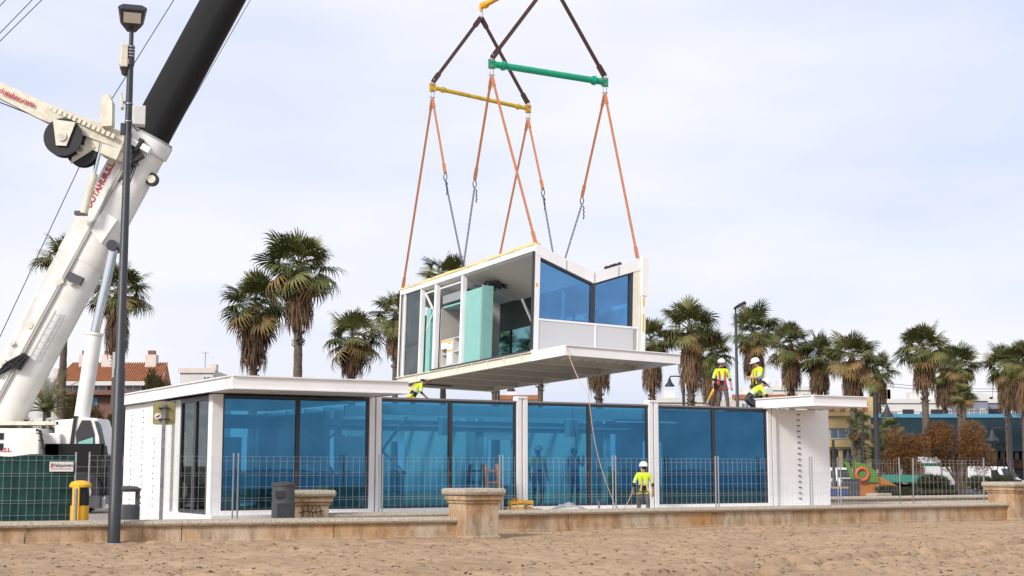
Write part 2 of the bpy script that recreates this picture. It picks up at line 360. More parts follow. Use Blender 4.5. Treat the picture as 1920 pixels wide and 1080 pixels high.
WL = 31.0                       # front faces (v) of the near and the far low wall
UP = 16.45                                 # where the near wall ends at the big pillar
pl_ = [uv(WP + Vector((-CW * t - SW * .35, -SW * t + CW * .35, 0))) for t in (60, 0)]
b = MB(); b.prism([pl_[0], pl_[1], (pl_[1][0] + .3, WR + .35), (60, WR + .35), (60, 62), (pl_[0][0], 62)], .62, Matrix.Translation((0, 0, -.47)))
pv = b.build('promenade', 'paving'); pv.rotation_euler.z = A0; kind(pv, 'structure')
b = MB(); b.box(-400, 500, 62, 900, -.3, .11); rd = b.build('road', 'asphalt'); rd.rotation_euler.z = A0; kind(rd, 'structure')
b = MB(); b.box(-4000, 4000, -5000, -28, -.2, .06); se = b.build('sea', 'sea'); se.rotation_euler.z = A0; kind(se, 'structure')

# ------------------------------------------------------------------ low stone walls
def low_wall(label, p, q, top, joints):
    d = q - p; w = empty('low_wall', p, (0, 0, math.atan2(d.y, d.x))); kind(tag(w, label, 'wall'), 'thing')
    u0 = 0; L_ = d.length; cuts = [0] + [j - u0 for j in joints] + [L_]
    for a, c in zip(cuts[:-1], cuts[1:]):
        MB().box(a + .008, c - .008, .06, .44, -.4, top - .15).build('wall_block', 'stone', w, bevel=.012)
        MB().box(a + .008, c - .008, .045, .455, -.4, .05).build('foot_course', 'stone', w, bevel=.02)
        n = 14; prof = []
        for k in range(n):                   # rounded bull-nose coping
            t = 2 * math.pi * k / n; prof.append((.25 + .29 * math.copysign(abs(math.cos(t)) ** .7, math.cos(t)), top - .085 + .085 * math.copysign(abs(math.sin(t)) ** .8, math.sin(t))))
        MB().loft([[Vector((x, y, z)) for y, z in prof] for x in (a + .004, c - .004)]).build('coping_stone', 'coping', w, smooth=True)
    return w
WA, WB = WP + Vector((-CW * 26, -SW * 26, 0)), WP
def wl(px): k = (px - 960) / FPX; t = (k * WP.y - WP.x) / (k * SW - CW); return 26 - t      # distance along the near wall
low_wall('near stretch of low stone wall with rounded coping, left of the big pillar', WA, WB, .50, [8, wl(60), wl(350), wl(632)])
def wr(px): return fu(px, WR) - 13.3
low_wall('long low stone wall running right from behind the big pillar to the tripod pillar', S(13.3, WR), S(37.8, WR), .56, [3.4, wr(1067), wr(1402), wr(1690)])
def pillar(label, u, v, w, h, d=None):
    d = d or w
    p = empty('stone_pillar', S(u, v), (0, 0, A0)); tag(p, label, 'pillar')
    MB().box(-w / 2, w / 2, -d / 2, d / 2, -.35, h - .3).build('shaft', 'stone', p, bevel=.02)
    MB().box(-w / 2 - .035, w / 2 + .035, -d / 2 - .035, d / 2 + .035, -.35, .05).build('base_course', 'stone', p, bevel=.03)
    b = MB()
    for o_, z0, z1 in ((.04, h - .36, h - .29), (.08, h - .29, h - .17)): b.box(-w / 2 - o_, w / 2 + o_, -d / 2 - o_, d / 2 + o_, z0, z1)
    b.build('neck_moulding', 'stone', p, bevel=.025)
    MB().box(-w / 2 - .15, w / 2 + .15, -d / 2 - .15, d / 2 + .15, h - .168, h).build('cap_stone', 'coping', p, bevel=.07)
    return p
c = at_z(901, 1009, 0); u_, v_ = uv(c)
pillar('big stone pillar with wide cap at the end of the near wall, weathered stains', u_ + .07, v_ + .49, .9, 1.17)
u_ = uv(at_y(590, 950, 36.6))[0]
pg = pillar('shorter stone pillar with black graffiti beside the round grey bin', 13.05, WR + .35, .95, 1.12)
u_ = uv(at_z(1892, 970, 0))[0]
pillar('far right stone pillar carrying the camera tripod', 37.95, WR + .3, 1.1, 1.22)
# graffiti scrawl: thin painted strokes on the front face
b = MB(); random.seed(3)
for i in range(5):
    x = -.2 + i * .11; pts = [(x + random.uniform(-.06, .06), -.482, .50 + .3 * k / 4 + random.uniform(-.04, .04)) for k in range(5)]
    b.tube(pts, .008, 4)
b.tube([(-.3, -.482, .58), (-.15, -.482, .63), (.05, -.482, .59), (.32, -.482, .62)], .008, 4)
b.build('graffiti', 'black', pg)
for k, (vv, tp) in enumerate(((40.5, .62), (37.2, .5))):
    low_wall(('farther' if k == 0 else 'nearer') + ' of two parallel low walls behind the right fence', S(33.2 if k else 32.5, vv), S(58, vv), tp, [4, 8, 12.5, 17])

# ------------------------------------------------------------------ glazed building
BU, BV = 11.186, 34.687
bd = empty('glass_pavilion', S(BU, BV), (0, 0, A0))
tag(bd, 'long white single-storey modular building with blue glass front behind the fence', 'building')
ZB, ZT = .597, 3.485
MB().box(-.12, 20.37, -.55, 8., .1, .5).build('plinth', 'white', bd, bevel=.01)
MB().box(4.4, 17.9, 8.02, 13.2, .1, .49).build('rear_plinth', 'white', bd)
for x0, x1 in ((.3, 4.28), (4.64, 8.78), (9.14, 13.28), (13.64, 17.78)):
    f = MB(); xm = (x0 + x1) / 2
    f.box(x0, x1, 0, .07, ZT - .07, ZT).box(x0, x1, 0, .07, ZB - .0, ZB + .06)
    f.box(x0, x0 + .03, 0, .07, ZB + .06, ZT - .07).box(x1 - .07, x1, 0, .07, ZB + .06, ZT - .07).box(xm - .055, xm + .055, -.01, .07, ZB + .06, ZT - .07)
    fo = f.build('window_frame', 'dark', bd)
    MB().box(x0 + .03, xm - .055, .025, .035, ZB + .06, ZT - .07).build('glass_pane', 'bluegl', fo)
    MB().box(xm + .055, x1 - .07, .025, .035, ZB + .06, ZT - .07).build('glass_pane', 'bluegl', fo)
    MB().box(x0 - .02, x1 + .02, -.03, .16, .5, ZB).build('sill', 'white', bd)
MB().box(0, .29, -.02, .28, .5, 3.5).build('corner_post', 'white', bd, bevel=.01)
for x in (4.28, 8.78, 13.28, 17.78):
    b = MB(); b.box(x + .005, x + .16, -.04, .2, .5, 3.6).box(x + .2, x + .355, -.04, .2, .5, 3.6).box(x + .16, x + .2, .05, .2, .5, 3.55)
    b.build('double_post', 'white', bd, bevel=.008)
    MB().box(x + .03, x + .33, -.06, .22, 3.601, 3.66).build('post_cap', 'white', bd)
MB().box(4.64, 17.78, -.03, .2, ZT + .002, 3.535).build('parapet_capping', 'greytop', bd)
MB().box(4.5, 17.9, 8.6, 13.1, 3.28, 3.40).build('roof_deck', 'greytop', bd); MB().box(13.5, 17.9, .21, 6.0, 3.28, 3.40).build('roof_deck', 'greytop', bd)
for k in range(6): MB().box(4.5, 13.5, .6 + k * 1.5, .72 + k * 1.5, 3.1, 3.40).build('roof_joist', 'white', bd)
for k in range(3):
    MB().box(5 + 4.5 * k, 8.5 + 4.5 * k, 9.0, 12.6, 3.401, 3.46).build('roof_mat', 'greyboard', bd)
# end wall with a column of small clips
MB().box(18.14, 20.36, .04, .3, .5, 3.5).build('end_wall', 'whitewall', bd)
MB().box(20.1, 20.37, .3, 7.9, .5, 3.5).build('end_side_wall', 'whitewall', bd)
cl = MB().box(-.05, .05, -.035, 0, -.014, .014); cl0 = None
xc = 19.1
for k in range(16):
    p = (xc, .04, .72 + k * .175)
    if cl0 is None: cl0 = cl.build('wall_clip', 'dark', bd, loc=p)
    else: clone(cl0, 'wall_clip', bd, p)
# the two roof slabs with cantilevered canopies
def slab(x0, x1, y0, y1, ribs):
    b = MB(); z0, z1, t = 3.505, 3.83, .03
    b.box(x0, x1, y0, y1, z0 + .13, z1 - .03)
    s = b.build('roof_slab', 'white', bd)
    for n_, (a, b_, c_, d_) in {'fascia': (x0 - .05, x1 + .05, y0 - .06, y0 - .003), 'side_fascia': (x0 - .055, x0 - .003, y0, y1)}.items():
        q = MB(); q.box(a, b_, c_, d_, z0, z1)
        if n_ == 'fascia': q.box(a, b_, c_ - .05, c_ - .001, z1 - .03, z1).box(a, b_, c_ - .05, c_ - .001, z0, z0 + .03)
        else: q.box(a - .05, a - .001, c_, d_, z1 - .03, z1).box(a - .05, a - .001, c_, d_, z0, z0 + .03)
        q.build(n_, 'white', s)
    MB().box(x1 + .003, x1 + .05, y0, y1, z0, z1).build('side_fascia', 'white', s)
    n = ribs; w = (x1 - x0 - .1) / n
    for k in range(n):
        xa = x0 + .05 + k * w
        MB().box(xa + .012, xa + w - .012, y0 + .02, -.02, z0 + .02, z0 + .127).build('soffit_panel', 'white', s)
        MB().box(xa - .006, xa + .006, y0 + .02, -.02, z0 + .012, z0 + .126).build('soffit_rib', 'cream', s)
slab(-.2, 4.3, -2.2, 8.4, 9)
slab(17.75, 19.8, -2.2, .4, 5)
MB().box(17.8, 20.35, .42, 7.9, 3.36, 3.5).build('end_roof', 'greytop', bd)
for p in ((1.2, 3.5), (2.9, 5.0)):           # little red-capped lifting points on the left roof
    b = MB(); b.lathe([(.03, 0), (.03, .09), (.07, .09), (.06, .16), (.02, .19)], 8, (p[0], p[1], 3.81)); b.build('lifting_point', 'redp', bd)
b = MB(); b.box(3.3, 3.7, 1.6, 1.9, 3.81, 3.87).box(3.4, 3.52, 1.7, 1.8, 3.87, 4.1).box(3.25, 3.75, 1.7, 1.76, 3.93, 3.97); b.build('clamp', 'black', bd)
# left side: dark glazing, recess, white panel with bolt heads
f = MB(); f.box(.02, .12, .32, 2.7, 3.36, 3.48).box(.02, .12, .32, 2.7, .52, .6).box(.02, .12, .32, .42, .6, 3.36).box(.02, .12, 1.36, 1.56, .6, 3.36).box(.02, .12, 2.6, 2.7, .6, 3.36)
fo = f.build('side_window_frame', 'dark', bd)
MB().box(.06, .07, .42, 1.36, .6, 3.36).build('glass_pane', 'cleargl', fo); MB().box(.06, .07, 1.56, 2.6, .6, 3.36).build('glass_pane', 'cleargl', fo)
MB().box(.05, .15, 2.72, 4.0, .5, 3.48).build('recess_panel', 'interior', bd); MB().box(-.02, .1, 3.3, 3.36, .5, 3.45).build('trim', 'steel', bd)
MB().box(-.1, .16, 4.0, 7.9, .5, 3.49).build('side_panel', 'whitewall', bd, bevel=.01)
bo = MB().lathe([(.022, 0), (.022, .015)], 8, T=Matrix.Rotation(R(-90), 4, 'Y')); b0 = None; random.seed(5)
for y, z0 in ((4.7, .6), (5.9, .7), (7.1, .62)):
    for k in range(16 if y > 5 else 11):
        p = (-.1, y + random.uniform(-.04, .04), z0 + k * (.172 if y > 5 else .19) + random.uniform(-.04, .04))
        if b0 is None: b0 = bo.build('bolt_head', 'dark', bd, loc=p)
        else: clone(b0, 'bolt_head', bd, p)
# inside
MB().box(.2, 20.2, .2, 7.8, .45, .52).build('floor', 'greyboard', bd)
MB().box(4.5, 17.9, 7.9, 13., .44, .51).build('floor', 'greyboard', bd)
MB().box(.2, 4.4, .2, 7.8, 3.42, 3.49).build('ceiling', 'white', bd)
b = MB(); x = .3                             # back wall with door and window openings; the widest are enlarged for light
for xo, w, h in ((.9, 3.0, 2.6), (5.2, 1.6, 2.2), (8.4, 2.2, 2.0), (12.0, 1.0, 2.1), (14.3, 3.0, 2.6), (18.4, .9, 2.1)):
    b.box(x, xo, 7.6, 7.72, .52, 3.3); b.box(xo, xo + w, 7.6, 7.72, .52 + h, 3.3); x = xo + w
b.box(x, 20.1, 7.6, 7.72, .52, 3.3); b.build('back_wall', 'interior', bd)
b = MB()
for xo, w, h in ((.9, 3.0, 2.6), (5.2, 1.6, 2.2), (8.4, 2.2, 2.0), (12.0, 1.0, 2.1), (14.3, 3.0, 2.6)):
    b.box(xo - .08, xo, 7.5, 7.59, .52, .52 + h + .08).box(xo + w, xo + w + .08, 7.5, 7.59, .52, .52 + h + .08).box(xo, xo + w, 7.5, 7.59, .52 + h, .52 + h + .08)
b.build('door_frames', 'white', bd)
for x in (4.45, 8.95, 13.45):
    MB().box(x - .06, x + .06, 3.2, 7.5, .52, 3.27).build('partition', 'interior', bd)
    MB().box(x - .09, x + .09, 2.4, 2.55, .52, 3.27).build('inner_post', 'white', bd)
b = MB().box(.4, 17.7, 2.3, 2.6, 2.72, 3.02); b.build('ceiling_beam', 'interior', bd)
b = MB().box(.6, 17.6, 2.22, 2.29, 2.84, 2.9); b.build('cable_tray', 'white', bd)
for x, s_ in ((2.9, 1), (6.4, -1)):
    MB().bar((x, 2.1, 3.1), (x + s_ * 1.3, 2.1, 1.5), .07).bar((x + 1.3 * s_, 2.15, 2.6), (x, 2.15, 1.5), .05).build('brace', 'steel', bd)
for x in (3.6, 7.6, 11.9, 16.6):
    MB().box(x - .16, x + .16, 1.9, 2.2, 2.6, 3.1).build('duct_box', 'greyboard', bd)
MB().box(1.2, 1.9, 3.2, 3.9, .52, 2.5).build('cupboard', 'white', bd); MB().box(5.6, 6.2, 4.4, 4.9, .52, 2.6).build('cupboard', 'interior', bd)

# ------------------------------------------------------------------ hanging module
K_ = .87
Am = Vector((.8456, 51.403, 5.885 - EYE)) * K_ + Vector((0, 0, EYE)); YAW, TILT = R(25.42), R(.64); Am -= Vector((.063, .03, 0))
W_, L_, H_ = 4.5 * K_, 13.76 * K_, 3.954 * K_
ROLL = R(2.0)
mo = empty('lifted_module', Am, Euler((-TILT, ROLL, YAW)))
tag(mo, 'white building module with V-shaped roof and blue glass hanging from the crane slings', 'building module')
MT = Matrix.LocRotScale(Am, Euler((-TILT, ROLL, YAW)), None)
ZA, ZV, ZBt, XV = H_, H_ - .73, H_ - .10, W_ * .545
# roof: two sloping planes meeting in a valley
b = MB(); F = .36
poly = [(0, ZA), (XV, ZV), (W_, ZBt), (W_, ZBt - F), (XV, ZV - F), (0, ZA - F)]
vs = [Vector((x, y, z)) for y in (-.0, .07) for x, z in poly]
b.add(vs, [(5, 4, 1, 0), (4, 3, 2, 1), (6, 7, 10, 11), (7, 8, 9, 10), (0, 1, 7, 6), (1, 2, 8, 7), (2, 3, 9, 8), (3, 4, 10, 9), (4, 5, 11, 10), (5, 0, 6, 11)])
fa = b.build('front_fascia', 'white', mo)
def plate(x, z): return MB().box(x - .012, x + .012, -.012, -.001, z - F + .02, z - .02)
for x, z in ((XV * .52, ZA - .42), (XV + .01, ZV), (XV + .9, ZV + .30)): plate(x, z).build('joint_plate', 'steel', fa)
b = MB(); vs = [Vector((x, y, z)) for y in (.071, L_) for x, z in [(0, ZA - .02), (XV, ZV - .02), (W_, ZBt - .02), (W_, ZBt - .2), (XV, ZV - .2), (0, ZA - .2)]]
b.add(vs, [(5, 4, 1, 0), (4, 3, 2, 1), (6, 7, 10, 11), (7, 8, 9, 10), (0, 1, 7, 6), (1, 2, 8, 7), (2, 3, 9, 8), (3, 4, 10, 9), (4, 5, 11, 10), (5, 0, 6, 11)])
b.build('roof', 'white', mo)
vs = [Vector((x, y, z)) for y in (.2, 5.75) for x, z in [(.12, ZA - .215), (XV, ZV - .21), (W_ - .1, ZBt - .215), (W_ - .1, ZBt - .24), (XV, ZV - .24), (.12, ZA - .24)]]
MB().add(vs, [(5, 4, 1, 0), (4, 3, 2, 1), (6, 7, 10, 11), (7, 8, 9, 10), (0, 1, 7, 6), (1, 2, 8, 7), (2, 3, 9, 8), (3, 4, 10, 9), (4, 5, 11, 10), (5, 0, 6, 11)]).build('ceiling', 'ceiling', mo)
MB().box(-.03, .1, .08, L_, ZA - .22, ZA - .03).build('roof_edge_beam', 'white', mo)
b = MB(); random.seed(11)
for k in range(24):
    y = .1 + k * (L_ - .2) / 24; b.box(-.05 + random.uniform(-.015, .01), .22, y, y + L_ / 24 - .01, ZA - .028, ZA + .05 + random.uniform(-.02, .03))
b.build('roof_insulation', 'insul', mo)
MB().tube([(2.75 + .08 * k, .4 + .05 * (k % 3), ZV + (ZBt - ZV) * (2.75 + .08 * k - XV) / (W_ - XV) + .03 + .03 * (k % 2)) for k in range(9)], .05, 6).build('folded_sling', 'brownsling', mo)
# posts
MB().box(.0, .17, .0, .2, 0, ZA - F).build('corner_post', 'white', mo); MB().box(-.035, -.002, .02, .07, .05, ZA - .25).build('gasket', 'dark', mo); MB().box(-.035, -.002, .13, .17, .05, ZA - .25).build('gasket', 'dark', mo)
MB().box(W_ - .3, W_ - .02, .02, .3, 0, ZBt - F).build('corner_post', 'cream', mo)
b = MB(); b.box(W_ + .0, W_ + .13, -.05, .25, -.02, ZBt - 1.25).build('side_post', 'white', mo)
MB().box(W_ - .02, W_ + .2, -.08, .3, ZBt - 1.24, ZBt + .04).build('wrapped_post_head', 'whitewall', mo)
for z0, z1 in ((ZBt - 1.6, ZBt - 1.3), (.9, 1.5)): MB().box(W_ + .02, W_ + .08, -.056, -.05, z0, z1).build('yellow_tape', 'yellow', mo)
MB().box(.02, .1, -.006, -.001, 2.05, 2.17).build('yellow_tape', 'yellow', mo)
# glazed front with mesh balustrade
zr = 1.02
def front_pane(xa, xb):
    za = lambda x: (ZA - F + (ZV - ZA) * x / XV) if x < XV else (ZV - F + (ZBt - ZV) * (x - XV) / (W_ - XV))
    p = [(xa, zr + .03), (xb, zr + .03), (xb, za(xb) - .07), (xa, za(xa) - .07)]
    MB().add([Vector((x, y, z)) for y in (.12, .13) for x, z in p], [(0, 1, 2, 3), (7, 6, 5, 4), (0, 4, 5, 1), (1, 5, 6, 2), (2, 6, 7, 3), (3, 7, 4, 0)]).build('glass_pane', 'modgl', ff)
    MB().add([Vector((x, y, z)) for y in (.05, .2) for x, z in [(xa, za(xa) - .07), (xb, za(xb) - .07), (xb, za(xb) + .01), (xa, za(xa) + .01)]], [(0, 1, 2, 3), (7, 6, 5, 4), (0, 4, 5, 1), (1, 5, 6, 2), (2, 6, 7, 3), (3, 7, 4, 0)]).build('head_rail', 'dark', ff)
ff = MB().box(XV - .07, XV + .07, .05, .2, .06, ZV - F).build('front_window_frame', 'dark', mo)
MB().box(W_ - .42, W_ - .3, .05, .2, .06, ZBt - F - .05).build('frame_side', 'dark', ff)
front_pane(.17, XV - .07); front_pane(XV + .07, W_ - .42)
MB().box(.17, W_ - .1, -.0, .06, zr - .03, zr + .03).build('handrail', 'white', mo)
MB().box(.17, W_ - .1, -.0, .06, .0, .05).build('bottom_rail', 'white', mo)
MB().box(XV + .06, XV + .11, 0, .05, .05, zr - .03).build('rail_post', 'white', mo)
MB().box(W_ - .15, W_ - .1, 0, .05, .05, zr - .03).build('rail_post', 'white', mo)
M['mesh'] = glass('perforated_sheet', (.42, .42, .42), (.0, .0, .0), 0.); n = M['mesh'].node_tree.nodes
df = n.new('ShaderNodeBsdfDiffuse'); df.inputs[0].default_value = (.82, .82, .83, 1)
mxs = [q for q in n if q.type == 'MIX_SHADER'][0]; M['mesh'].node_tree.links.new(df.outputs[0], mxs.inputs[2])
for q in list(mxs.inputs[0].links): M['mesh'].node_tree.links.remove(q)
mxs.inputs[0].default_value = .62
for a, c_ in ((.17, XV + .06), (XV + .11, W_ - .15)): MB().box(a, c_, .02, .03, .05, zr - .03).build('balustrade_mesh', 'mesh', mo)
# floor, edge beam, joists, canopy
fl = MB().box(0.02, W_ - .02, .02, L_, -.1, -.0).build('floor_deck', 'greyboard', mo)
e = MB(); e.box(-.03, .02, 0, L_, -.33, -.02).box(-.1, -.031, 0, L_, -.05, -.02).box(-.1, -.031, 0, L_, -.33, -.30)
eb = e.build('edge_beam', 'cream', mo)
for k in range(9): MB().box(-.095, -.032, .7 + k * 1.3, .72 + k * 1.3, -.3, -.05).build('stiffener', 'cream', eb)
MB().box(-.12, .0, .2, 8.3, -.019, .03).build('black_seal', 'dark', mo)
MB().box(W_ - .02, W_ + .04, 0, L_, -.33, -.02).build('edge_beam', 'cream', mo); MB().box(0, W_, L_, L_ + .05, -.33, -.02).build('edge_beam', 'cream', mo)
for k in range(6):
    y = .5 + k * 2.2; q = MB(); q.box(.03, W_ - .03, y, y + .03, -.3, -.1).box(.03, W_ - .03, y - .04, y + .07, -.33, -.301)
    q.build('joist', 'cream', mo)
for k in range(10):
    y = 1.0 + k * 1.1; q = MB()
    for i in range(14): q.box(.2 + i * .26, .34 + i * .26, y, y + .12, -.112, -.101)
    q.build('deck_slots', 'dark', mo)
cn = MB().box(-.02, W_ + .02, -2.25, -.01, -.14, -.06).build('canopy', 'white', mo)
q = MB(); q.box(-.06, W_ + .06, -2.31, -2.26, -.33, -.02).box(-.06, W_ + .06, -2.36, -2.311, -.05, -.02); q.build('canopy_fascia', 'white', cn)
MB().box(-.07, -.021, -2.255, -.01, -.33, -.02).build('canopy_side', 'white', cn); MB().box(W_ + .021, W_ + .07, -2.255, -.01, -.33, -.02).build('canopy_side', 'white', cn)
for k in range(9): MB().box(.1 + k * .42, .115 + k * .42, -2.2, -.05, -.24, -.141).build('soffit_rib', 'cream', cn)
MB().box(.5, 1.6, 10.2, 10.5, -.36, -.331).build('dark_slot', 'rubber', mo)  # flat black box added for a dark slot in the underside
# long open side
for y, w in ((5.8, .16), (8.25, .2), (9.72, .14), (11.45, .14)): MB().box(0, .16, y, y + w, 0, ZA - .22).build('side_column', 'white', mo)
MB().box(-.03, .12, L_ - .1, L_, 0, ZA - .2).build('side_column', 'white', mo); MB().box(-.05, -.031, L_ - .32, L_ - .24, .0, ZA - .2).build('gasket', 'dark', mo)
tb = MB().box(.12, .18, 4.35, 5.78, .03, 2.62).build('teal_board', 'teal', mo)
MB().box(.12, .5, 4.27, 4.34, .03, 2.66).build('teal_board', 'teal', mo)
MB().box(.1, .115, 4.3, 4.36, .03, 2.7).build('stud', 'steel', mo)
for y, h in ((8.6, 2.2), (9.22, 2.45)): MB().box(.2, .27, y, y + .42, .03, h).build('teal_board', 'teal', mo)
MB().box(.3, .34, 8.45, 9.7, .03, 2.2).build('dark_backing', 'dark', mo)
MB().bar((.15, 9.65, 3.0), (.15, 8.9, 2.35), .06).build('brace', 'white', mo); MB().bar((.2, 8.5, 2.7), (.2, 9.6, 1.6), .05).build('brace', 'white', mo)
# recess with grey lining, cabinet and duct
MB().box(1.5, 1.56, 5.97, 8.24, .03, 2.3).build('recess_back', 'greyboard', mo); MB().box(.2, 1.5, 5.97, 6.02, .03, 2.3).build('recess_side', 'greyboard', mo)
MB().box(.2, 1.5, 8.2, 8.24, .03, 2.3).build('recess_side', 'greyboard', mo); MB().box(.25, 1.5, 6.03, 8.19, 2.3, 2.36).build('recess_lintel', 'teal', mo)
cb = MB().box(.62, .66, 6.1, 8.1, .1, 1.1).box(.2, .62, 6.1, 6.14, .1, 1.1).box(.2, .62, 8.06, 8.1, .1, 1.1).box(.2, .62, 6.14, 8.06, 1.07, 1.1).box(.2, .62, 6.14, 8.06, .1, .14).box(.2, .62, 6.95, 6.99, .14, 1.07).box(.2, .62, 7.5, 7.54, .14, 1.07)
cb = cb.box(.22, .62, 6.14, 6.95, .58, .61).box(.22, .62, 7.54, 8.06, .55, .58).build('cabinet', 'interior', mo)
MB().box(.18, .2, 7.0, 7.5, .14, 1.06).build('cabinet_door', 'white', cb); MB().box(.18, .2, 7.54, 8.06, .75, 1.06).build('cabinet_door', 'white', cb)
for y0, y1, z in ((7.0, 8.06, 1.0), (7.0, 7.5, .62), (7.1, 7.4, .9)): MB().box(.172, .179, y0, y1, z, z + .06).build('yellow_tape', 'yellow', cb)
MB().box(.2, .7, 6.35, 8.1, 2.45, 2.75).build('duct', 'steel', mo); MB().box(.195, .6, 6.1, 6.34, 2.42, 2.78).build('duct_mouth', 'dark', mo)
random.seed(4)
for k in range(3): MB().bar((.3, 6.1 + k * .9, 3.15), (1.6, 6.5 + k * 1.0, 2.8), .08).build('roof_strut', 'white', mo)
MB().box(.15, .2, 5.97, 9.7, 3.02, 3.07).build('roof_rail', 'white', mo)
b = MB()
for k in range(18): b.tube([(.3 + random.random(), 4.4 + random.random() * 1.3, 2.72 + random.random() * .2) for i in range(3)], .03, 5)
b.build('pipework', 'bingrey', mo)
# end window near the far end; opposite side with windows; rear wall
MB().box(.06, .075, 9.86, 11.45, .05, ZA - .24).build('glass_pane', 'cleargl', mo); MB().box(.05, .1, 9.86, 11.45, 1.15, 1.21).build('transom', 'dark', mo)
MB().box(W_ - .1, W_ - .02, .4, L_ - .1, 1.95, ZBt - .2).build('opposite_wall', 'greyboard', mo)
for y in (.35, 2.0, 2.9, 4.6, 6.2, 8.0, 9.8, 11.4): MB().box(W_ - .1, W_ - .03, y, y + .09, .0, 1.95).build('window_post', 'dark', mo)
MB().box(W_ - .1, W_ - .03, .35, 11.6, .0, .06).build('window_sill', 'dark', mo)
for a, c_ in ((.45, 2.0), (2.1, 2.9), (3.0, 4.6), (4.7, 6.2), (6.3, 8.0), (8.1, 9.8), (9.9, 11.4)): MB().box(W_ - .07, W_ - .06, a, c_, .06, 1.95).build('glass_pane', 'lightgl', mo)
MB().box(.2, W_ - .1, L_ - .2, L_ - .1, .0, 2.5).build('rear_wall', 'interior', mo)
MB().box(1.6, 1.66, 8.5, L_ - .2, .0, 2.6).build('partition', 'interior', mo)
MB().box(1.5, 1.6, .9, 1.0, 0, 2.2).build('prop', 'steel', mo); MB().bar((1.3, 1.6, .02), (1.0, 3.0, 2.1), .06).build('prop', 'steel', mo)
def mw(x, y, z): return MT @ Vector((x, y, z))
def behind_wall(px, d): t = wl(px); return WA + Vector((CW * t - SW * (.45 + d), SW * t + CW * (.45 + d), .15))
# ------------------------------------------------------------------ rigging
nB = Vector((-math.sin(YAW), math.cos(YAW), 0)); uB = Vector((math.cos(YAW), math.sin(YAW), 0))
base_g = Am + nB * 3.0; base_y = Am + nB * 9.0
gl, gr = at_y(922, 120, base_g.y), at_y(1134, 154, (base_g + uB * W_).y)
yl, yr = at_y(811, 164, base_y.y), at_y(990, 204, (base_y + uB * W_).y)
cg = (base_g + uB * W_ / 2); cy = (base_y + uB * W_ / 2)
apg, apy = at_y(1033, -37, cg.y), at_y(902, 33, cy.y)
def spreader(label, p, q, r, m, ends=True):
    o = empty('spreader_beam', (p + q) / 2); tag(o, label, 'spreader beam')
    d = (q - p).normalized()
    MB().tube([p + d * .12, q - d * .12], r, 16).build('tube', m, o, world=True, smooth=True)
    for e, s_ in ((p, 1), (q, -1)):
        MB().tube([e + d * s_ * .38, e + d * s_ * .46], r * 1.45, 16).build('flange', m, o, world=True)
        MB().tube([e + d * s_ * .46, e + d * s_ * .5], r * 1.3, 16).build('flange', m, o, world=True)
        MB().cbox(e, (.26, .07, .34), (0, 0, math.atan2(d.y, d.x))).build('lug_plate', m, o, world=True, bevel=.02)
        for z in (.09, -.09): MB().tube([e + Vector((0, -.07, z)), e + Vector((0, .07, z))], .035, 8).build('pin', 'redp', o, world=True)
    return o
spreader('green tubular spreader beam over the front of the hanging module', gl, gr, .115, 'greenbeam')
spreader('lower dirty yellow spreader beam over the rear of the hanging module', yl, yr, .08, 'yellowbeam')
spreader('top orange-yellow spreader beam cut off by the upper picture edge', apy + Vector((0, 0, .42)), apg + Vector((0, 0, .42)), .1, 'orangebeam')
def shackle(label, p, h=.26):
    o = empty('shackle', p); tag(o, label, 'shackle')
    pts = [p + Vector((math.sin(t) * .06, 0, math.cos(t) * h / 2)) for t in [k * math.pi / 8 - math.pi * .9 for k in range(15)]]
    MB().tube(pts, .018, 6).build('bow', 'steel', o, world=True)
    MB().tube([p + Vector((-.1, 0, -h * .42)), p + Vector((.1, 0, -h * .42))], .022, 6).build('pin', 'steel', o, world=True)
    return o
def sling(label, p, q, w, m, double=False, grp=None):
    d = (q - p).normalized(); s_ = empty('lifting_sling', p); tag(s_, label, 'sling', grp)
    x = d.cross(Vector((0, 1, 0))).normalized()
    MB().bar(p + d * .3, q - d * .3, w, w * .35, up=(0, 1, 0)).build('webbing', m, s_, world=True)
    for e, k in ((p, 1), (q, -1)): MB().bar(e + d * .02 * k, e + d * .45 * k, w * 1.45, w * .6, up=(0, 1, 0)).build('eye_sleeve', m, s_, world=True)
    return s_
dn = Vector((0, 0, -.2)); up_ = Vector((0, 0, .2))
sling('dark brown sling from top beam to left end of green beam', apg, gl + up_, .13, 'brownsling')
sling('dark brown sling from top beam to right end of green beam', apg, gr + up_, .13, 'brownsling')
sling('dark brown sling from top beam to left end of lower yellow beam', apy, yl + up_, .13, 'brownsling')
sling('dark brown sling crossing behind the green beam to right end of yellow beam', apy, yr + up_, .13, 'brownsling')
for n_, p in (('left end of the green beam', gl), ('right end of the green beam', gr), ('left end of the yellow beam', yl), ('right end of the yellow beam', yr)):
    shackle('steel shackle hanging under the ' + n_, p + Vector((0, 0, -.28))); shackle('steel shackle on top of the ' + n_, p + Vector((0, 0, .24)))
shackle('steel shackle under the top beam where two brown slings meet', apy + Vector((0, 0, .14)))
top_mid_l = mw(.02, L_ * .49, ZA + .06); top_mid_r = mw(W_ - .1, L_ * .49, ZBt)
tA, tC, tB, tD = mw(.05, .12, ZA + .02), mw(.02, L_ - .15, ZA + .04), mw(W_ - .1, .12, ZBt + .02), mw(W_ - .1, L_ - .15, ZBt)
lo = Vector((0, 0, -.42))
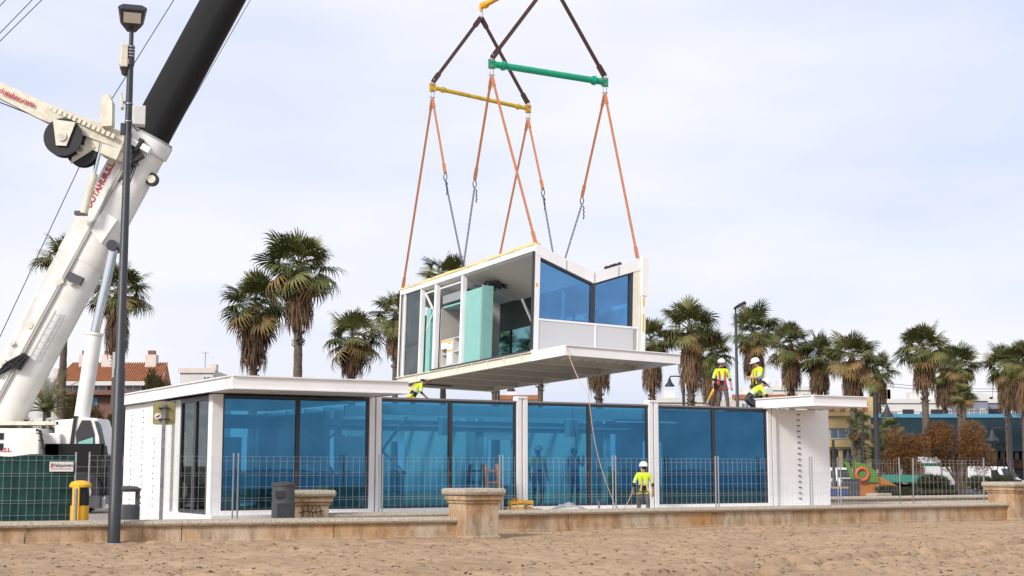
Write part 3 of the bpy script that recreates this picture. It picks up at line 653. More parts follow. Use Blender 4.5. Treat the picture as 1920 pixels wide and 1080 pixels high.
def chain(label, p, q):
    o = empty('lifting_chain', p); tag(o, label, 'chain'); d = q - p; n = int(d.length / .085); dd = d.normalized()
    a = dd.orthogonal().normalized(); b_ = dd.cross(a); b = MB()
    for k in range(n):
        c = p + d * ((k + .5) / n); s_ = a if k % 2 else b_
        pts = [c + dd * (.058 * math.cos(t)) + s_ * (.034 * math.sin(t)) for t in [2 * math.pi * i / 8 for i in range(9)]]
        b.tube(pts, .0125, 4, caps=False)
    b.build('links', 'chain', o, world=True)
    pts = [p + Vector((.06 * math.sin(t), 0, .12 + .13 * math.cos(t))) for t in [2 * math.pi * i / 12 for i in range(13)]]
    MB().tube(pts, .02, 6).build('master_link', 'chain', o, world=True)
    b = MB()
    for k in range(7): b.tube([p + Vector((.05 + .035 * (k % 2), .02, -.06 - .07 * k)), p + Vector((.06, -.02, -.13 - .07 * k))], .022, 5)
    b.build('slack_loop', 'chain', o, world=True)
    MB().tube([q + Vector((0, 0, .12)), q + Vector((.05, 0, .0)), q + Vector((0, 0, -.05)), q + Vector((-.04, 0, .02))], .025, 6).build('hook', 'redp', o, world=True)
    return o
def rig(name, p, corner, mid, px, cname, mname):
    s0 = p + lo
    sling('orange sling from %s to %s' % (name, cname), s0, corner, .085, 'sling')
    m_ = at_y(px[0], px[1], (s0 + (mid - s0) * .55).y)
    sling('short orange sling from %s ending in a chain' % name, s0, m_, .085, 'sling')
    chain('dark chain under %s to %s' % (name, mname), m_ + Vector((0, 0, -.25)), mid)
rig('left end of green beam', gl, tA, top_mid_l, (890, 338), 'the near roof corner', 'the open roof edge')
rig('right end of green beam', gr, tB, top_mid_r, (1091, 370), 'the right glass roof corner', 'the hidden roof edge')
rig('left end of yellow beam', yl, tC, top_mid_l, (835, 325), 'the far left roof corner', 'the open roof edge')
rig('right end of yellow beam', yr, tD, top_mid_r, (1018, 355), 'the hidden rear roof corner', 'the hidden roof edge')
# guide rope from the canopy corner to the worker on the ground
kn = mw(-.05, -2.3, -.05)
gw = S(23.72, 33.9, .15)
b = MB(); e0 = at_y(1152, 945, (S(23.0, 33.9)).y); wp = S(fu(1103, 34.25), 34.25, 3.78); pts = [kn.lerp(wp, k / 8) + Vector((0, 0, -.18 * math.sin(math.pi * k / 8))) for k in range(8)]
pts += [wp.lerp(e0, k / 14) + Vector((-.12 * math.sin(math.pi * k / 14), 0, -.12 * math.sin(math.pi * k / 14))) for k in range(15)]
h_ = gw + Vector((-.3, .12, .86)); pts += [e0.lerp(h_, t) + Vector((0, 0, -.32 * math.sin(math.pi * t))) for t in (.15, .3, .45, .6, .75, .9, 1.)]
b.tube(pts, .011, 5)
tag(b.build('guide_rope', 'rope'), 'tan guide rope hanging from the module canopy down to the ground worker', 'rope')

# ------------------------------------------------------------------ mobile crane
YC = 50.5
cr_ = empty('mobile_crane', at_z(60, 905, .15).lerp(Vector((-17.5, 50, .15)), 1)); tag(cr_, 'white mobile crane with black telescopic boom and red lettering behind the green fence', 'crane')
def cp(px, py, dy=0.): return at_y(px, py, YC + dy)
b0, b1 = cp(-22, 822), cp(281, 262)            # white outer boom axis
b2 = b1 + (b1 - b0).normalized() * 28
ax = (b1 - b0).normalized(); nn = Vector((-ax.z, 0, ax.x)).normalized()      # upper-left normal
if nn.x > 0: nn = -nn
yy = Vector((0, 1, 0))
def boom_ring(c, w, d):                        # flat upper plate, rounded belly
    pts = [(-.5, .62), (.5, .62), (.5, -.05)] + [(.5 * math.cos(t), -.05 - .57 * math.sin(t)) for t in [math.pi * k / 8 for k in range(1, 8)]] + [(-.5, -.05)]
    return [c + yy * (a * w) + nn * (h * d) for a, h in pts]
def boom(name, c0, c1, w, d, m, n=1):
    return MB().loft([boom_ring(c0, w, d), boom_ring(c1, w, d)]).build(name, m, cr_, world=True, smooth=True)
o1 = boom('outer_boom', b0, b1, 1.15, 1.32, 'cranewhite'); boom('inner_boom', b1 - ax, b2, .98, 1.10, 'black')
boom('boom_collar', b1 - ax * .45, b1 + ax * .04, 1.28, 1.46, 'cranewhite'); boom('collar_ring', b1 + ax * .041, b1 + ax * .13, 1.2, 1.38, 'steel')
mid = b0.lerp(b1, .66); boom('boom_band', mid - ax * .9, mid + ax * .9, 1.19, 1.36, 'cranewhite')
def side(t, h, out=.0, w=1.15): return b0.lerp(b1, t) + nn * h - yy * (w / 2 + out)   # point on the camera-side face of the boom
MB().bar(side(.02, .13, .03), side(.97, .13, .03), .07, .13, up=yy).build('boom_ledge_shadow', 'greyboard', cr_, world=True)  # ledge strip; its darker grey is the ledge's shadow line put into colour
MB().bar(side(.03, .24, .02), side(.97, .24, .02), .04, .05, up=yy).build('side_pipe', 'cranewhite', cr_, world=True)
text('DOTAHUR,S.L.', .285, 'red', cr_, frame(side(.81, .6, .012), ax, -yy), bold=.012, shear=.1)
# small fittings on the boom
for t, h, s_ in ((.22, .6, .2), (.28, .62, .16), (.5, .2, .3), (.52, -.2, .3), (.14, .55, .26)): MB().cbox(side(t, h, .05), (s_, .12, s_ * .6), (0, -R(30), 0)).build('boom_fitting', 'cranecream', cr_, world=True)
MB().cbox(side(.53, -.25, .12), (.55, .2, .3), (0, R(25), 0)).build('hydraulic_block', 'bingrey', cr_, world=True)
MB().lathe([(.12, 0), (.12, .05)], 14, side(.35, .42, .0), Matrix.Rotation(R(90), 4, 'X')).build('round_cover', 'cranecream', cr_, world=True)
ld = MB(); l0, l1 = side(.268, -.36, .14), side(.423, -.36, .14)          # ladder on the belly
for o_ in (-.17, .17): ld.bar(l0 + nn * o_, l1 + nn * o_, .045)
for k in range(7): c = l0.lerp(l1, (k + .5) / 7); ld.bar(c - nn * .17, c + nn * .17, .03)
ld.build('boom_ladder', 'steel', cr_, world=True)
b = MB(); random.seed(9)
for k in range(9):
    o_ = random.uniform(-.1, .1); b.tube([side(.15 + .01 * k, .7 - .05 * k, .1 + o_), side(.225, .45 - .07 * k, .2 + o_), side(.27, .1 - .03 * k, .16), side(.22 + .006 * k, -.05, .12)], .035, 6)
b.build('boom_hoses', 'rubber', cr_, world=True)
b = MB()
for k in range(8): b.tube([side(.99 - .02 * k, .5 - .12 * k, .12), side(.95, .2 - .06 * k, .22), side(.91 - .01 * k, .05 * k - .3, .1)], .025, 5)
b.cbox(side(.965, .0, .2), (.5, .2, .16), (0, -R(60), 0)).cbox(side(.93, -.2, .15), (.4, .2, .14), (0, -R(30), 0)); b.build('collar_hoses', 'rubber', cr_, world=True)
for h in (.2, -.3): MB().cbox(side(.965, h, .22), (.34, .2, .22), (0, R(30), 0)).build('collar_bracket', 'cranewhite', cr_, world=True)
w_ = cp(288, 339); MB().tube([w_ - yy * .3, w_ - yy * .12], .24, 16).build('guide_roller', 'rubber', cr_, world=True); MB().tube([w_ - yy * .32, w_ - yy * .301], .15, 12).bar(w_ + Vector((-.5, -.2, .0)), w_ + Vector((0, -.2, 0)), .08).build('roller_hub', 'cranecream', cr_, world=True)
# lift cylinder
q0, q1, q2 = cp(140, 872, -.9), cp(178, 624, -.9), cp(214, 462, -.9)
MB().tube([q0, q1 - (q1 - q0) * .02, q1 - (q1 - q0) * .019, q1], [.27, .27, .31, .31], 18).build('lift_cylinder', 'cranewhite', cr_, world=True, smooth=True)
MB().tube([q1, q2], .165, 16).build('cylinder_rod', 'chrome', cr_, world=True, smooth=True); MB().tube([q2 - yy * .3, q2 + yy * .4], .2, 12).build('rod_pin', 'dark', cr_, world=True)
MB().bar(cp(143, 780, -1.25), cp(133, 850, -1.25), .22, .1).build('cylinder_hose', 'rubber', cr_, world=True)
MB().prism([(-.5, -.2), (.5, -.3), (.6, .3), (-.2, .45)], 1.3, frame(cp(212, 440, .65), ax, -yy)).build('cylinder_bracket', 'cranewhite', cr_, world=True)
# guying arm with rope drums
g0, g1 = cp(-60, 140, -1.2), cp(236, 268, -1.0); ga = (g1 - g0).normalized(); gn = Vector((ga.z, 0, -ga.x))
if gn.z > 0: gn = -gn
MB().loft([[g0 + gn * a * .42 + yy * c * .3 for a, c in ((-.5, -1), (.6, -1), (.6, 1), (-.5, 1))], [cp(90, 212, -1.2) + gn * a * .55 + yy * c * .3 for a, c in ((-.5, -1), (.6, -1), (.6, 1), (-.5, 1))], [g1 + gn * a * .5 + yy * c * .25 for a, c in ((-.6, -1), (.6, -1), (.6, 1), (-.6, 1))]]).build('guying_arm', 'cranecream', cr_, world=True)
text('dotahur.com', .26, 'red', cr_, frame(cp(32, 183, -1.6), ga, -yy), bold=.008)
b = MB()
for k in range(14): p = cp(95 + 9 * k, 203 + 4 * k, -1.45); b.cbox(p, (.12, .1, .16), (0, R(23), 0))
b.build('arm_rack', 'cranecream', cr_, world=True)
for (px, py, r_, dy) in ((121, 259, .68, -1.45), (156, 284, .56, -1.0)):
    c = cp(px, py, dy); dr = MB().lathe([(r_ * .3, -.2), (r_, -.2), (r_, -.14), (r_ * .86, -.13), (r_ * .86, .13), (r_, .14), (r_, .2), (r_ * .3, .2)], 28, c, Matrix.Rotation(R(90), 4, 'X')).build('rope_drum', 'rubber', cr_, world=True, smooth=True)
    T = Matrix.Translation(c + Vector((0, -.23, 0)))
    pl = MB(); ring = [(.14 * math.cos(2 * math.pi * k / 12), .14 * math.sin(2 * math.pi * k / 12)) for k in range(12)]
    outl = [(-.35, .62), (.45, .5), (.16, -.34), (-.2, -.32)] if dy < -1.2 else [(-.1, .5), (.5, .1), (.35, -.05), (-.35, -.5)]
    F_ = frame(c + Vector((0, -.235, 0)), (1, 0, 0), (0, -1, 0)); pl.prism(outl, .05, F_); pl.build('drum_plate', 'cranecream', cr_, world=True)
    MB().lathe([(.17, 0), (.17, .06)], 14, c + Vector((0, -.285, 0)), Matrix.Rotation(R(90), 4, 'X')).build('drum_bearing', 'cranecream', cr_, world=True); MB().lathe([(.1, 0), (.1, .07)], 14, c + Vector((0, -.285, 0)), Matrix.Rotation(R(90), 4, 'X')).build('drum_axle', 'steel', cr_, world=True)
MB().cbox(cp(196, 276, -1.0), (1.3, .5, .55), (0, R(23), 0)).cbox(cp(215, 292, -.9), (.7, .4, .3), (0, R(15), 0)).build('arm_root', 'cranecream', cr_, world=True)
MB().prism([(-.2, -.55), (.2, -.55), (.22, .3), (.08, .6), (-.1, .6), (-.2, .3)], .35, frame(cp(204, 212, -1.3), (1, 0, .05), (0, -1, 0))).cbox(cp(196, 223, -1.5), (.25, .2, .25)).build('rope_guide', 'cranecream', cr_, world=True)
MB().tube([cp(192, 262, -1.2), cp(176, 328, -1.2)], .07, 10).build('arm_cylinder_rod', 'chrome', cr_, world=True); MB().tube([cp(177, 326, -1.2), cp(157, 400, -1.2)], .13, 12).build('arm_cylinder', 'cranecream', cr_, world=True)
MB().cbox(cp(152, 400, -1.1), (.4, .3, .14)).build('arm_cylinder_foot', 'bingrey', cr_, world=True)
def cable(a, b_, r=.016, dy=-1.): MB().tube([cp(*a, dy), cp(*b_, dy)], r, 5).build('cable', 'rubber', cr_, world=True)
cable((150, 310), (-8, 648)); cable((207, 190), (332, -10)); cable((475, -10), (322, 256), .012); cable((-5, 67), (66, -6)); cable((-5, 82), (84, -6)); cable((-5, 16), (20, -10)); cable((-5, 190), (92, 228), .02); cable((207, 190), (180, 250))
# superstructure, cab and carrier
def box_px(name, x0, x1, y0, y1, ya, yb, m, bevel=.06):
    p, q = at_y(x0, y1, ya), at_y(x1, y0, ya); return MB().box(p.x, q.x, ya, yb, p.z, q.z).build(name, m, cr_, world=True, bevel=bevel)
ec = box_px('engine_cover', -150, 75, 803, 872, 48.4, 50.9, 'cranewhite'); text('R.S.L.', .19, 'red', cr_, frame(at_y(10, 844, 48.385), (1, 0, 0), (0, -1, 0)), bold=.005)
b = MB()
for z in (0, -.35): b.cbox(at_y(1, 818, 48.38) + Vector((0, 0, z)), (.2, .02, .22))
b.build('emblem', 'navy', cr_, world=True)
box_px('deck_cover', 76, 114, 812, 872, 49.0, 50.6, 'cranewhite'); box_px('walkway', -60, 110, 790, 797, 49.2, 50.4, 'cranecream', .01)
b = MB(); b.tube([at_y(68, 806, 48.3), at_y(75, 808, 48.3), at_y(84, 855, 48.3)], .05, 6)
for k in range(3): b.bar(at_y(68 + 4 * k, 812 + 14 * k, 48.3), at_y(81 + 1 * k, 814 + 13 * k, 48.3), .04)
b.build('access_rail', 'rubber', cr_, world=True)
MB().bar(at_y(88, 786, 49.5), at_y(108, 783, 49.5), .08).bar(at_y(89, 786, 49.5), at_y(90, 812, 49.5), .1).build('roof_bar', 'steel', cr_, world=True)
p0, p1 = at_y(100, 858, 49.2), at_y(205, 782, 49.2); cw, ch = p1.x - p0.x, p1.z - p0.z
def cabp(x, z): return (p0.x + x * cw, p0.z + z * ch)
FY = frame(Vector((0, 50.7, 0)), (1, 0, 0), (0, -1, 0))
shell = [cabp(0, .15), cabp(0, .93), cabp(.28, .95), cabp(.45, 1.), cabp(.78, .97), cabp(.9, .5), cabp(.99, .06), cabp(.62, -.05), cabp(.42, 0.)]
MB().prism(shell, 1.5, FY).build('cab', 'cranewhite', cr_, world=True, bevel=.05)
MB().prism([cabp(.42, .22), cabp(.40, .62), cabp(.5, .92), cabp(.66, .92), cabp(.74, .58), cabp(.75, .25)], .02, frame(Vector((0, 49.19, 0)), (1, 0, 0), (0, -1, 0))).build('cab_side_window', 'dark', cr_, world=True)
MB().prism([cabp(.79, .9), cabp(.86, .8), cabp(1.0, .05), cabp(.86, .02), cabp(.83, .5), cabp(.73, .9)], .025, frame(Vector((0, 49.185, 0)), (1, 0, 0), (0, -1, 0))).build('cab_windscreen', 'cleargl', cr_, world=True)
MB().prism([cabp(.45, .26), cabp(.45, .38), cabp(.72, .50), cabp(.73, .28)], .02, frame(Vector((0, 49.165, 0)), (1, 0, 0), (0, -1, 0))).build('cab_sticker', 'teal', cr_, world=True)
MB().prism([cabp(.84, .02), cabp(1.02, .0), cabp(.98, .3), cabp(.88, .2)], .06, frame(Vector((0, 49.15, 0)), (1, 0, 0), (0, -1, 0))).build('cab_step', 'rubber', cr_, world=True)
p = at_y(205, 868, 48.6); MB().box(-24.0, p.x - .1, 48.7, 51.2, .75, 1.75).build('carrier_chassis', 'black', cr_, world=True, bevel=.05)
for k in range(5):
    x = p.x - .9 - k * 1.75; wh = MB().lathe([(.25, -.22), (.62, -.22), (.70, -.14), (.70, .14), (.62, .22), (.25, .22)], 24, (x, 48.75, .85), Matrix.Rotation(R(90), 4, 'X')).build('wheel', 'rubber', cr_, world=True, smooth=True)
    MB().lathe([(.2, -.02), (.36, .0), (.36, .04)], 16, (x, 48.53, .85), Matrix.Rotation(R(90), 4, 'X')).build('rim', 'greyboard', cr_, world=True)
MB().cbox(at_y(182, 943, 48.6), (.55, .02, .4)).build('number_plate', 'paper', cr_, world=True); MB().box(p.x - 1.6, p.x - .2, 48.3, 48.7, .35, .75).build('outrigger_box', 'bingrey', cr_, world=True)
MB().box(-18.0, p.x - .4, 49.0, 50.9, 1.75, 2.5).build('turntable', 'black', cr_, world=True)

# ------------------------------------------------------------------ street lamps
def modern_lamp(label, base, h, px=None, extras=False, yaw=0.):
    o = empty('street_lamp', base, (0, 0, yaw)); tag(o, label, 'street lamp')
    MB().lathe([(.135, 0), (.135, .9), (.125, .92), (.122, h * .33), (.108, h * .332), (.07, h * .93)], 20).build('post', 'lamp', o, smooth=True)
    MB().lathe([(.088, h * .925), (.088, h * .965), (.05, h * .967), (.05, h)], 14).build('spigot', 'lamp', o, smooth=True)
    T = Matrix.Translation((0, 0, h)) @ Matrix.Rotation(R(-24), 4, 'X')
    MB().loft([[T @ Vector((x * s_, y_, z * s_)) for x, z in ((-.2, -.02), (.2, -.02), (.24, .05), (.16, .1), (-.16, .1), (-.24, .05))] for y_, s_ in ((.12, .45), (-.12, 1.1), (-.62, 1.35), (-.68, 1.25))]).build('lamp_head', 'dark', o, bevel=.01)
    MB().box(-.19, .19, -.58, -.25, -.05, -.03, T).build('lamp_lens', 'paper', o)
    MB().lathe([(.142, 0), (.16, .02), (.142, .04)], 16, (0, 0, .0)).build('base_ring', 'steel', o)
    return o
lb = at_z(213, 1020, 0); hN = at_y(249, 52, lb.y).z
nl = modern_lamp('tall dark street lamp standing in the sand, nearest to the camera', Vector((lb.x, lb.y, -.02)), hN, yaw=R(16))
RZ = Matrix.Rotation(-R(16), 3, 'Z')
def lp(px, py, dy=0.): return RZ @ (at_y(px, py, lb.y + dy) - Vector((lb.x, lb.y, -.02)))
b = MB(); c = lp(238, 108, .0); b.box(c.x - .14, c.x + .02, -.12, .12, c.z - .25, c.z + .28); b.build('camera_mount', 'cranecream', nl, bevel=.02)
MB().lathe([(.02, -.16), (.08, -.12), (.1, -.03), (.12, .0), (.13, .12), (.05, .14)], 14, lp(235, 130)).build('dome_camera', 'dark', nl, smooth=True)
MB().lathe([(.135, 0), (.135, .12), (.06, .16)], 14, lp(235, 122)).build('dome_camera_shroud', 'cranecream', nl, smooth=True)
MB().cbox(lp(228, 190), (.07, .25, .36), (0, R(-8), 0)).build('antenna_panel', 'cranecream', nl, bevel=.02); MB().bar(lp(230, 192), lp(243, 192), .05).build('antenna_arm', 'steel', nl)
MB().cbox(lp(261, 218, -.1), (.27, .3, .44)).build('equipment_box', 'interior', nl, bevel=.015); MB().cbox(lp(230, 242), (.1, .2, .24)).build('junction_box', 'bingrey', nl)
MB().tube([lp(246, 130, -.13), lp(248, 170, -.15), lp(246, 230, -.15), lp(258, 246, -.12), lp(266, 240, -.12)], .014, 5).build('cable', 'rubber', nl)
for py in (88, 94, 100, 106, 195, 228): MB().lathe([(.092, -.012), (.092, .012)], 14, (0, 0, lp(247, py).z)).build('clamp_band', 'steel', nl)
MB().cbox(lp(215, 683, .05) + Vector((-.0, .12, 0)), (.1, .05, .56)).build('small_sign', 'interior', nl)
y2 = 82.; p = at_y(1379, 578, y2); modern_lamp('tall dark street lamp rising behind the workers on the roof', Vector((p.x, y2, .15)), p.z - .15, yaw=R(75))
def old_lamp(label, px, ytop, Y, s_=1, thick=1., arm=1.):
    p = at_y(px, ytop, Y); o = empty('lantern_post', Vector((p.x, Y, .15))); tag(o, label, 'street lamp'); h = p.z - .15
    MB().lathe([(.2 * thick, 0), (.2 * thick, .7), (.12 * thick, .8), (.1 * thick, h * .6), (.085 * thick, h), (.12 * thick, h + .02), (.05, h + .12)], 12).build('post', 'oldlamp', o, smooth=True)
    z = h - .55; x = s_ * .95 * arm
    MB().tube([(0, 0, z), (x * .5, 0, z + .06), (x * .93, 0, z + .05), (x, 0, z - .05)], .045, 6).build('arm', 'oldlamp', o)
    MB().lathe([(.36, -.62), (.33, -.55), (.16, -.34), (.09, -.12), (.05, -.02)], 14, (x, 0, z - .03)).build('bell_shade', 'oldlamp', o, smooth=True)
    return o
old_lamp('thick dark lantern post with bell shade left of the ringed playground panel', 1641, 738, 74, 1, 1.5, .62)
old_lamp('lantern post seen beside the palm trunk under the hanging canopy', 1281, 692, 98, -1)
old_lamp('short dark lantern post in front of the cream house columns', 1562, 828, 92, 1)
old_lamp('slim lantern post right of the ringed palm in front of the cream house', 1617, 782, 104, -1)
old_lamp('lantern post at the far right beside the tripod', 1891, 786, 80, -1)
old_lamp('lantern post whose bell shade shows just under the lifted module', 935, 704, 108, 1)

# ------------------------------------------------------------------ fence panels
FV = 33.45
def wire_panel(w, h=1.66, z0=.12):
    b = MB(); r = .0018; n = int(w / .17)
    for k in range(n + 1): x = k * w / n; b.box(x - r, x + r, -r, r, z0, z0 + h)
    for z in (0, .06, .33, .6, .66, .93, 1.2, 1.26, 1.55, h): b.box(0, w, -r - .006, -r + .003, z0 + z - r, z0 + z + r)
    return b
def fence(label, p, q, screen=False, lean=0.):
    p, q = Vector(p), Vector(q); d = q - p; w = d.length; o = empty('fence_panel', p, (0, 0, math.atan2(d.y, d.x))); tag(o, label, 'fence panel', 'temporary site fence panels')
    wire_panel(w - .06).build('wire_mesh', 'wire', o, loc=(.03, 0, 0))
    for x in (.02, w - .02):
        MB().tube([(x, 0, .0), (x, lean, 1.86)], .021, 8).build('fence_post', 'steel', o)
    MB().box(-.12, .12, -.3, .3, 0, .1).build('concrete_foot', 'greyboard', o, bevel=.02)
    if screen:
        b = MB(); n = 24
        g = [[Vector((w * i / n, .035 + .018 * math.sin(i * 1.7) + .012 * math.sin(j * 2 + i), .14 + 1.64 * j / 6 + (.03 * math.sin(i * .8) if j == 6 else 0))) for i in range(n + 1)] for j in range(7)]
        vs = [v for r_ in g for v in r_] + [v + Vector((0, .006, 0)) for r_ in g for v in r_]; N_ = (n + 1) * 7
        fs = [(j * (n + 1) + i + k, j * (n + 1) + i + 1 + k, (j + 1) * (n + 1) + i + 1 + k, (j + 1) * (n + 1) + i + k) for k in (0, N_) for j in range(6) for i in range(n)]
        b.add(vs, fs).build('screen_cloth', 'greencloth', o, smooth=True)
    return o
posts = [447, 716, 940, 1150, 1341, 1516]
pu = [fu(x, FV) for x in posts]
names = ['in front of the first glass bay', 'in front of the second glass bay', 'behind the cartons', 'beside the ground worker', 'in front of the last glass bay']
for k in range(5): fence('wire mesh fence panel ' + names[k], S(pu[k] + .03, FV, .15), S(pu[k + 1] - .03, FV, .15))
fence('wire mesh fence panel in front of the white bolted side wall', S(fu(172, 33.0), 33.0, .15), S(pu[0] - .05, FV, .15), lean=.0)
gf = fence('screened fence panel with dark green cloth and small sign at left', S(fu(150, 33.2) - 3.5, 33.3, .15), S(fu(150, 33.2), 33.2, .15), True)
fence('green-screened fence panel cut off by the left picture edge', S(fu(150, 33.2) - 7.05, 33.4, .15), S(fu(150, 33.2) - 3.55, 33.3, .15), True)
fence('wire mesh fence panel in front of the white end wall', S(pu[5] + .03, FV, .15), S(fu(1566, 34.2), 34.2, .15))
a_, b_ = at_z(1566, 946, .15), at_z(1683, 944, .15); c_ = at_z(1704, 942, .15); d_ = at_z(1836, 938, .15)
fence('wire mesh fence panel between the end wall and the playground', S(fu(1570, 34.4), 34.4, .15), S(fu(1681, 35.2), 35.2, .15))
fence('wire mesh fence panel at the right in front of the rust-coloured bushes', S(fu(1703, 35.0), 35.0, .15), S(fu(1836, 34.6), 34.6, .15), lean=-.08)
sg = MB().box(2.9, 3.42, -.045, -.03, 1.42, 1.64).build('notice_board', 'paper', gf)
gT = Matrix.LocRotScale(gf.location, gf.rotation_euler, None)
text('Valquiven', .118, 'navy', gf, gT @ frame(Vector((3.18, -.05, 1.56)), (1, 0, 0), (0, -1, 0)), extrude=.001)
MB().box(2.94, 3.38, -.049, -.046, 1.475, 1.485).box(2.93, 2.96, -.049, -.046, 1.5, 1.6).build('notice_print', 'redp', gf)

# ------------------------------------------------------------------ street furniture
p = behind_wall(316, .3); rs = empty('road_sign', p, (0, 0, R(8))); tag(rs, 'back of a square olive road sign on a worn post beside the white side wall', 'road sign')
zt = at_y(308, 757, p.y).z - .15; zb_ = at_y(308, 794, p.y).z - .15
MB().box(-.04, .04, -.03, .03, 0, zt - .01).build('post', 'rustpost', rs)
hw = .255; r_ = .06; oc = [(sx * (hw - r_) + r_ * math.cos(t), sz * (hw - r_) + r_ * math.sin(t)) for sx, sz, t0 in ((1, 1, 0), (-1, 1, 90), (-1, -1, 180), (1, -1, 270)) for t in [R(t0 + 15 * k) for k in range(7)]]
MB().prism(oc, .025, frame(Vector((0, .06, (zt + zb_) / 2)), (1, 0, 0), (0, -1, 0))).build('sign_plate', 'signback', rs)
for z in (zt - .1, zb_ + .1): MB().box(-.13, .13, -.045, .03, z - .012, z + .012).build('clamp', 'dark', rs)
MB().prism([(.075 * math.cos(2 * math.pi * k / 14), .075 * math.sin(2 * math.pi * k / 14)) for k in range(14)], .004, frame(Vector((-.14, .033, (zt + zb_) / 2 - .06)), (1, 0, 0), (0, -1, 0))).build('round_sticker', 'paper', rs)
MB().cbox((-.12, .027, (zt + zb_) / 2 - .05), (.05, .004, .05)).build('sticker_print', 'redp', rs); MB().cbox((-.155, .027, (zt + zb_) / 2 - .075), (.05, .004, .04)).build('sticker_print', 'bluep', rs)
p = behind_wall(162, .35); yb = empty('yellow_dispenser', p, (0, 0, R(-10))); yb.scale = (1, 1, 1.07); tag(yb, 'yellow and black domed post with grey pipe before the green screen', 'dispenser post')
MB().lathe([(.205, 0), (.205, .62)], 20).build('lower_body', 'yellow', yb, smooth=True); MB().lathe([(.2, .621), (.2, .9)], 20).build('black_band', 'rubber', yb, smooth=True); MB().lathe([(.17, .901), (.17, 1.03)], 20).build('neck', 'greencloth', yb, smooth=True)
MB().lathe([(.24, 1.0), (.245, 1.05), (.2, 1.11), (.08, 1.14)], 20).build('cap', 'yellow', yb, smooth=True); MB().box(-.07, .09, -.235, -.19, 0, 1.03).build('front_strip', 'yellow', yb); MB().tube([(.02, -.255, 0), (.02, -.255, .98)], .035, 10).build('pipe', 'steel', yb)
p = behind_wall(249, .4); bn = empty('litter_bin', p, (0, 0, 0)); bn.scale = (1.2, 1.2, 1.12); tag(bn, 'grey litter bin with open hood behind the near lamp post', 'litter bin')
MB().lathe([(.27, 0), (.27, .56), (.25, .6)], 20).build('body', 'bingrey', bn, smooth=True); MB().lathe([(.27, .86), (.28, .92), (.2, .97), (.05, .98)], 20).build('hood', 'bingrey', bn, smooth=True)
for x in (-.24, .2): MB().box(x, x + .05, -.08, .08, .58, .88).build('hood_bracket', 'bingrey', bn)
p = behind_wall(547, .3); bn = empty('litter_bin', p, (0, 0, R(20))); tag(bn, 'round dark grey bin with slot opening next to the graffiti pillar', 'litter bin')
MB().lathe([(.27, 0), (.275, .7), (.265, .71), (.265, 1.08)], 22).build('body', 'bingrey', bn, smooth=True); MB().lathe([(.285, 1.081), (.29, 1.13), (.22, 1.17), (.05, 1.185)], 22).build('lid', 'bingrey', bn, smooth=True)
MB().box(-.24, -.02, -.285, -.2, .82, .97).build('slot', 'dark', bn); MB().box(-.2, .12, -.285, -.255, .06, .68).build('door', 'lamp', bn)
# wooden step ladder, cartons and site clutter on the plinth ledge
zl = .5
def ledge(px, v=34.33): return S(fu(px, v), v, zl)
p = S(fu(928, 34.05), 34.05, .15); la = empty('step_ladder', p, (0, 0, A0)); tag(la, 'weathered wooden step ladder leaning behind the big pillar', 'ladder')
for x0, x1 in ((-.27, -.16), (.2, .2)): MB().bar((x0, -.1, 0), (x1, .25, 1.62), .05, .09).build('stile', 'wood', la)
for k in range(5): t = (k + .6) / 5.2; MB().bar((-.27 + .11 * t, -.1 + .35 * t, 1.62 * t), (.2, -.1 + .35 * t, 1.62 * t), .035, .05).build('rung', 'wood', la)
MB().bar((.26, .42, 0), (.22, .27, 1.6), .045, .07).build('rear_stile', 'wood', la)
def carton(label, px, w, h, open_=False, m='box', v=34.33):
    o = empty('carton', ledge(px, v), (0, 0, A0 - R(12))); tag(o, label, 'carton')
    MB().box(-w / 2, w / 2, -.12, .12, 0, h).build('body', m, o); MB().box(-w / 2 + .02, w / 2 - .02, -.127, -.121, .1, h * .52).build('label', 'paper', o)
    MB().box(-w / 2 + .02, w / 2 - .02, -.127, -.121, h * .56, h * .66).build('print', 'dark', o)
    if open_: MB().add([(-w / 2, -.12, h), (w / 2, -.12, h), (w / 2, -.2, h + .06), (-w / 2, -.2, h + .06)], [(0, 1, 2, 3)]).build('flap', m, o)
carton('yellow carton with white label, left of the open one', 962, .2, .27, True); ca = carton('taller all-yellow carton standing in front between two others', 974, .19, .3, v=34.22)
carton('small yellow and brown carton standing apart on the right', 991, .2, .27)
for lab, px, m, h in (('white and red sealant bottle beside the pillar', 942, 'redp', .22), ('small blue bottle next to the cartons', 948, 'bluep', .13)):
    o = empty('bottle', ledge(px)); tag(o, lab, 'bottle'); MB().lathe([(.04, 0), (.04, h * .6), (.02, h * .75)], 10).build('body', m, o); MB().lathe([(.018, h * .75), (.012, h)], 8).build('cap', 'paper' if h > .2 else 'bluep', o)
for lab, px, w in (('brown cardboard piece lying left of the cartons', 954, .3), ('brown cardboard sheet lying under the right carton', 999, .45)):
    o = MB().box(-w / 2, w / 2, -.12, .1, 0, .05).build('cardboard', 'card', None, bevel=.01); o.location = ledge(px, 34.18); o.rotation_euler.z = A0; tag(o, lab, 'cardboard')
b = MB(); random.seed(8); n = 12
g = [[Vector((-.55 + 1.1 * i / n, -.2 + .35 * j / 5, (.02 + .2 * math.sin(math.pi * i / n) * math.sin(math.pi * (j + .5) / 6) * random.uniform(.6, 1.1)))) for i in range(n + 1)] for j in range(6)]
b.add([v for r_ in g for v in r_] + [(v.x, v.y, 0) for r_ in (g[0],) for v in r_], [(j * (n + 1) + i, j * (n + 1) + i + 1, (j + 1) * (n + 1) + i + 1, (j + 1) * (n + 1) + i) for j in range(5) for i in range(n)])
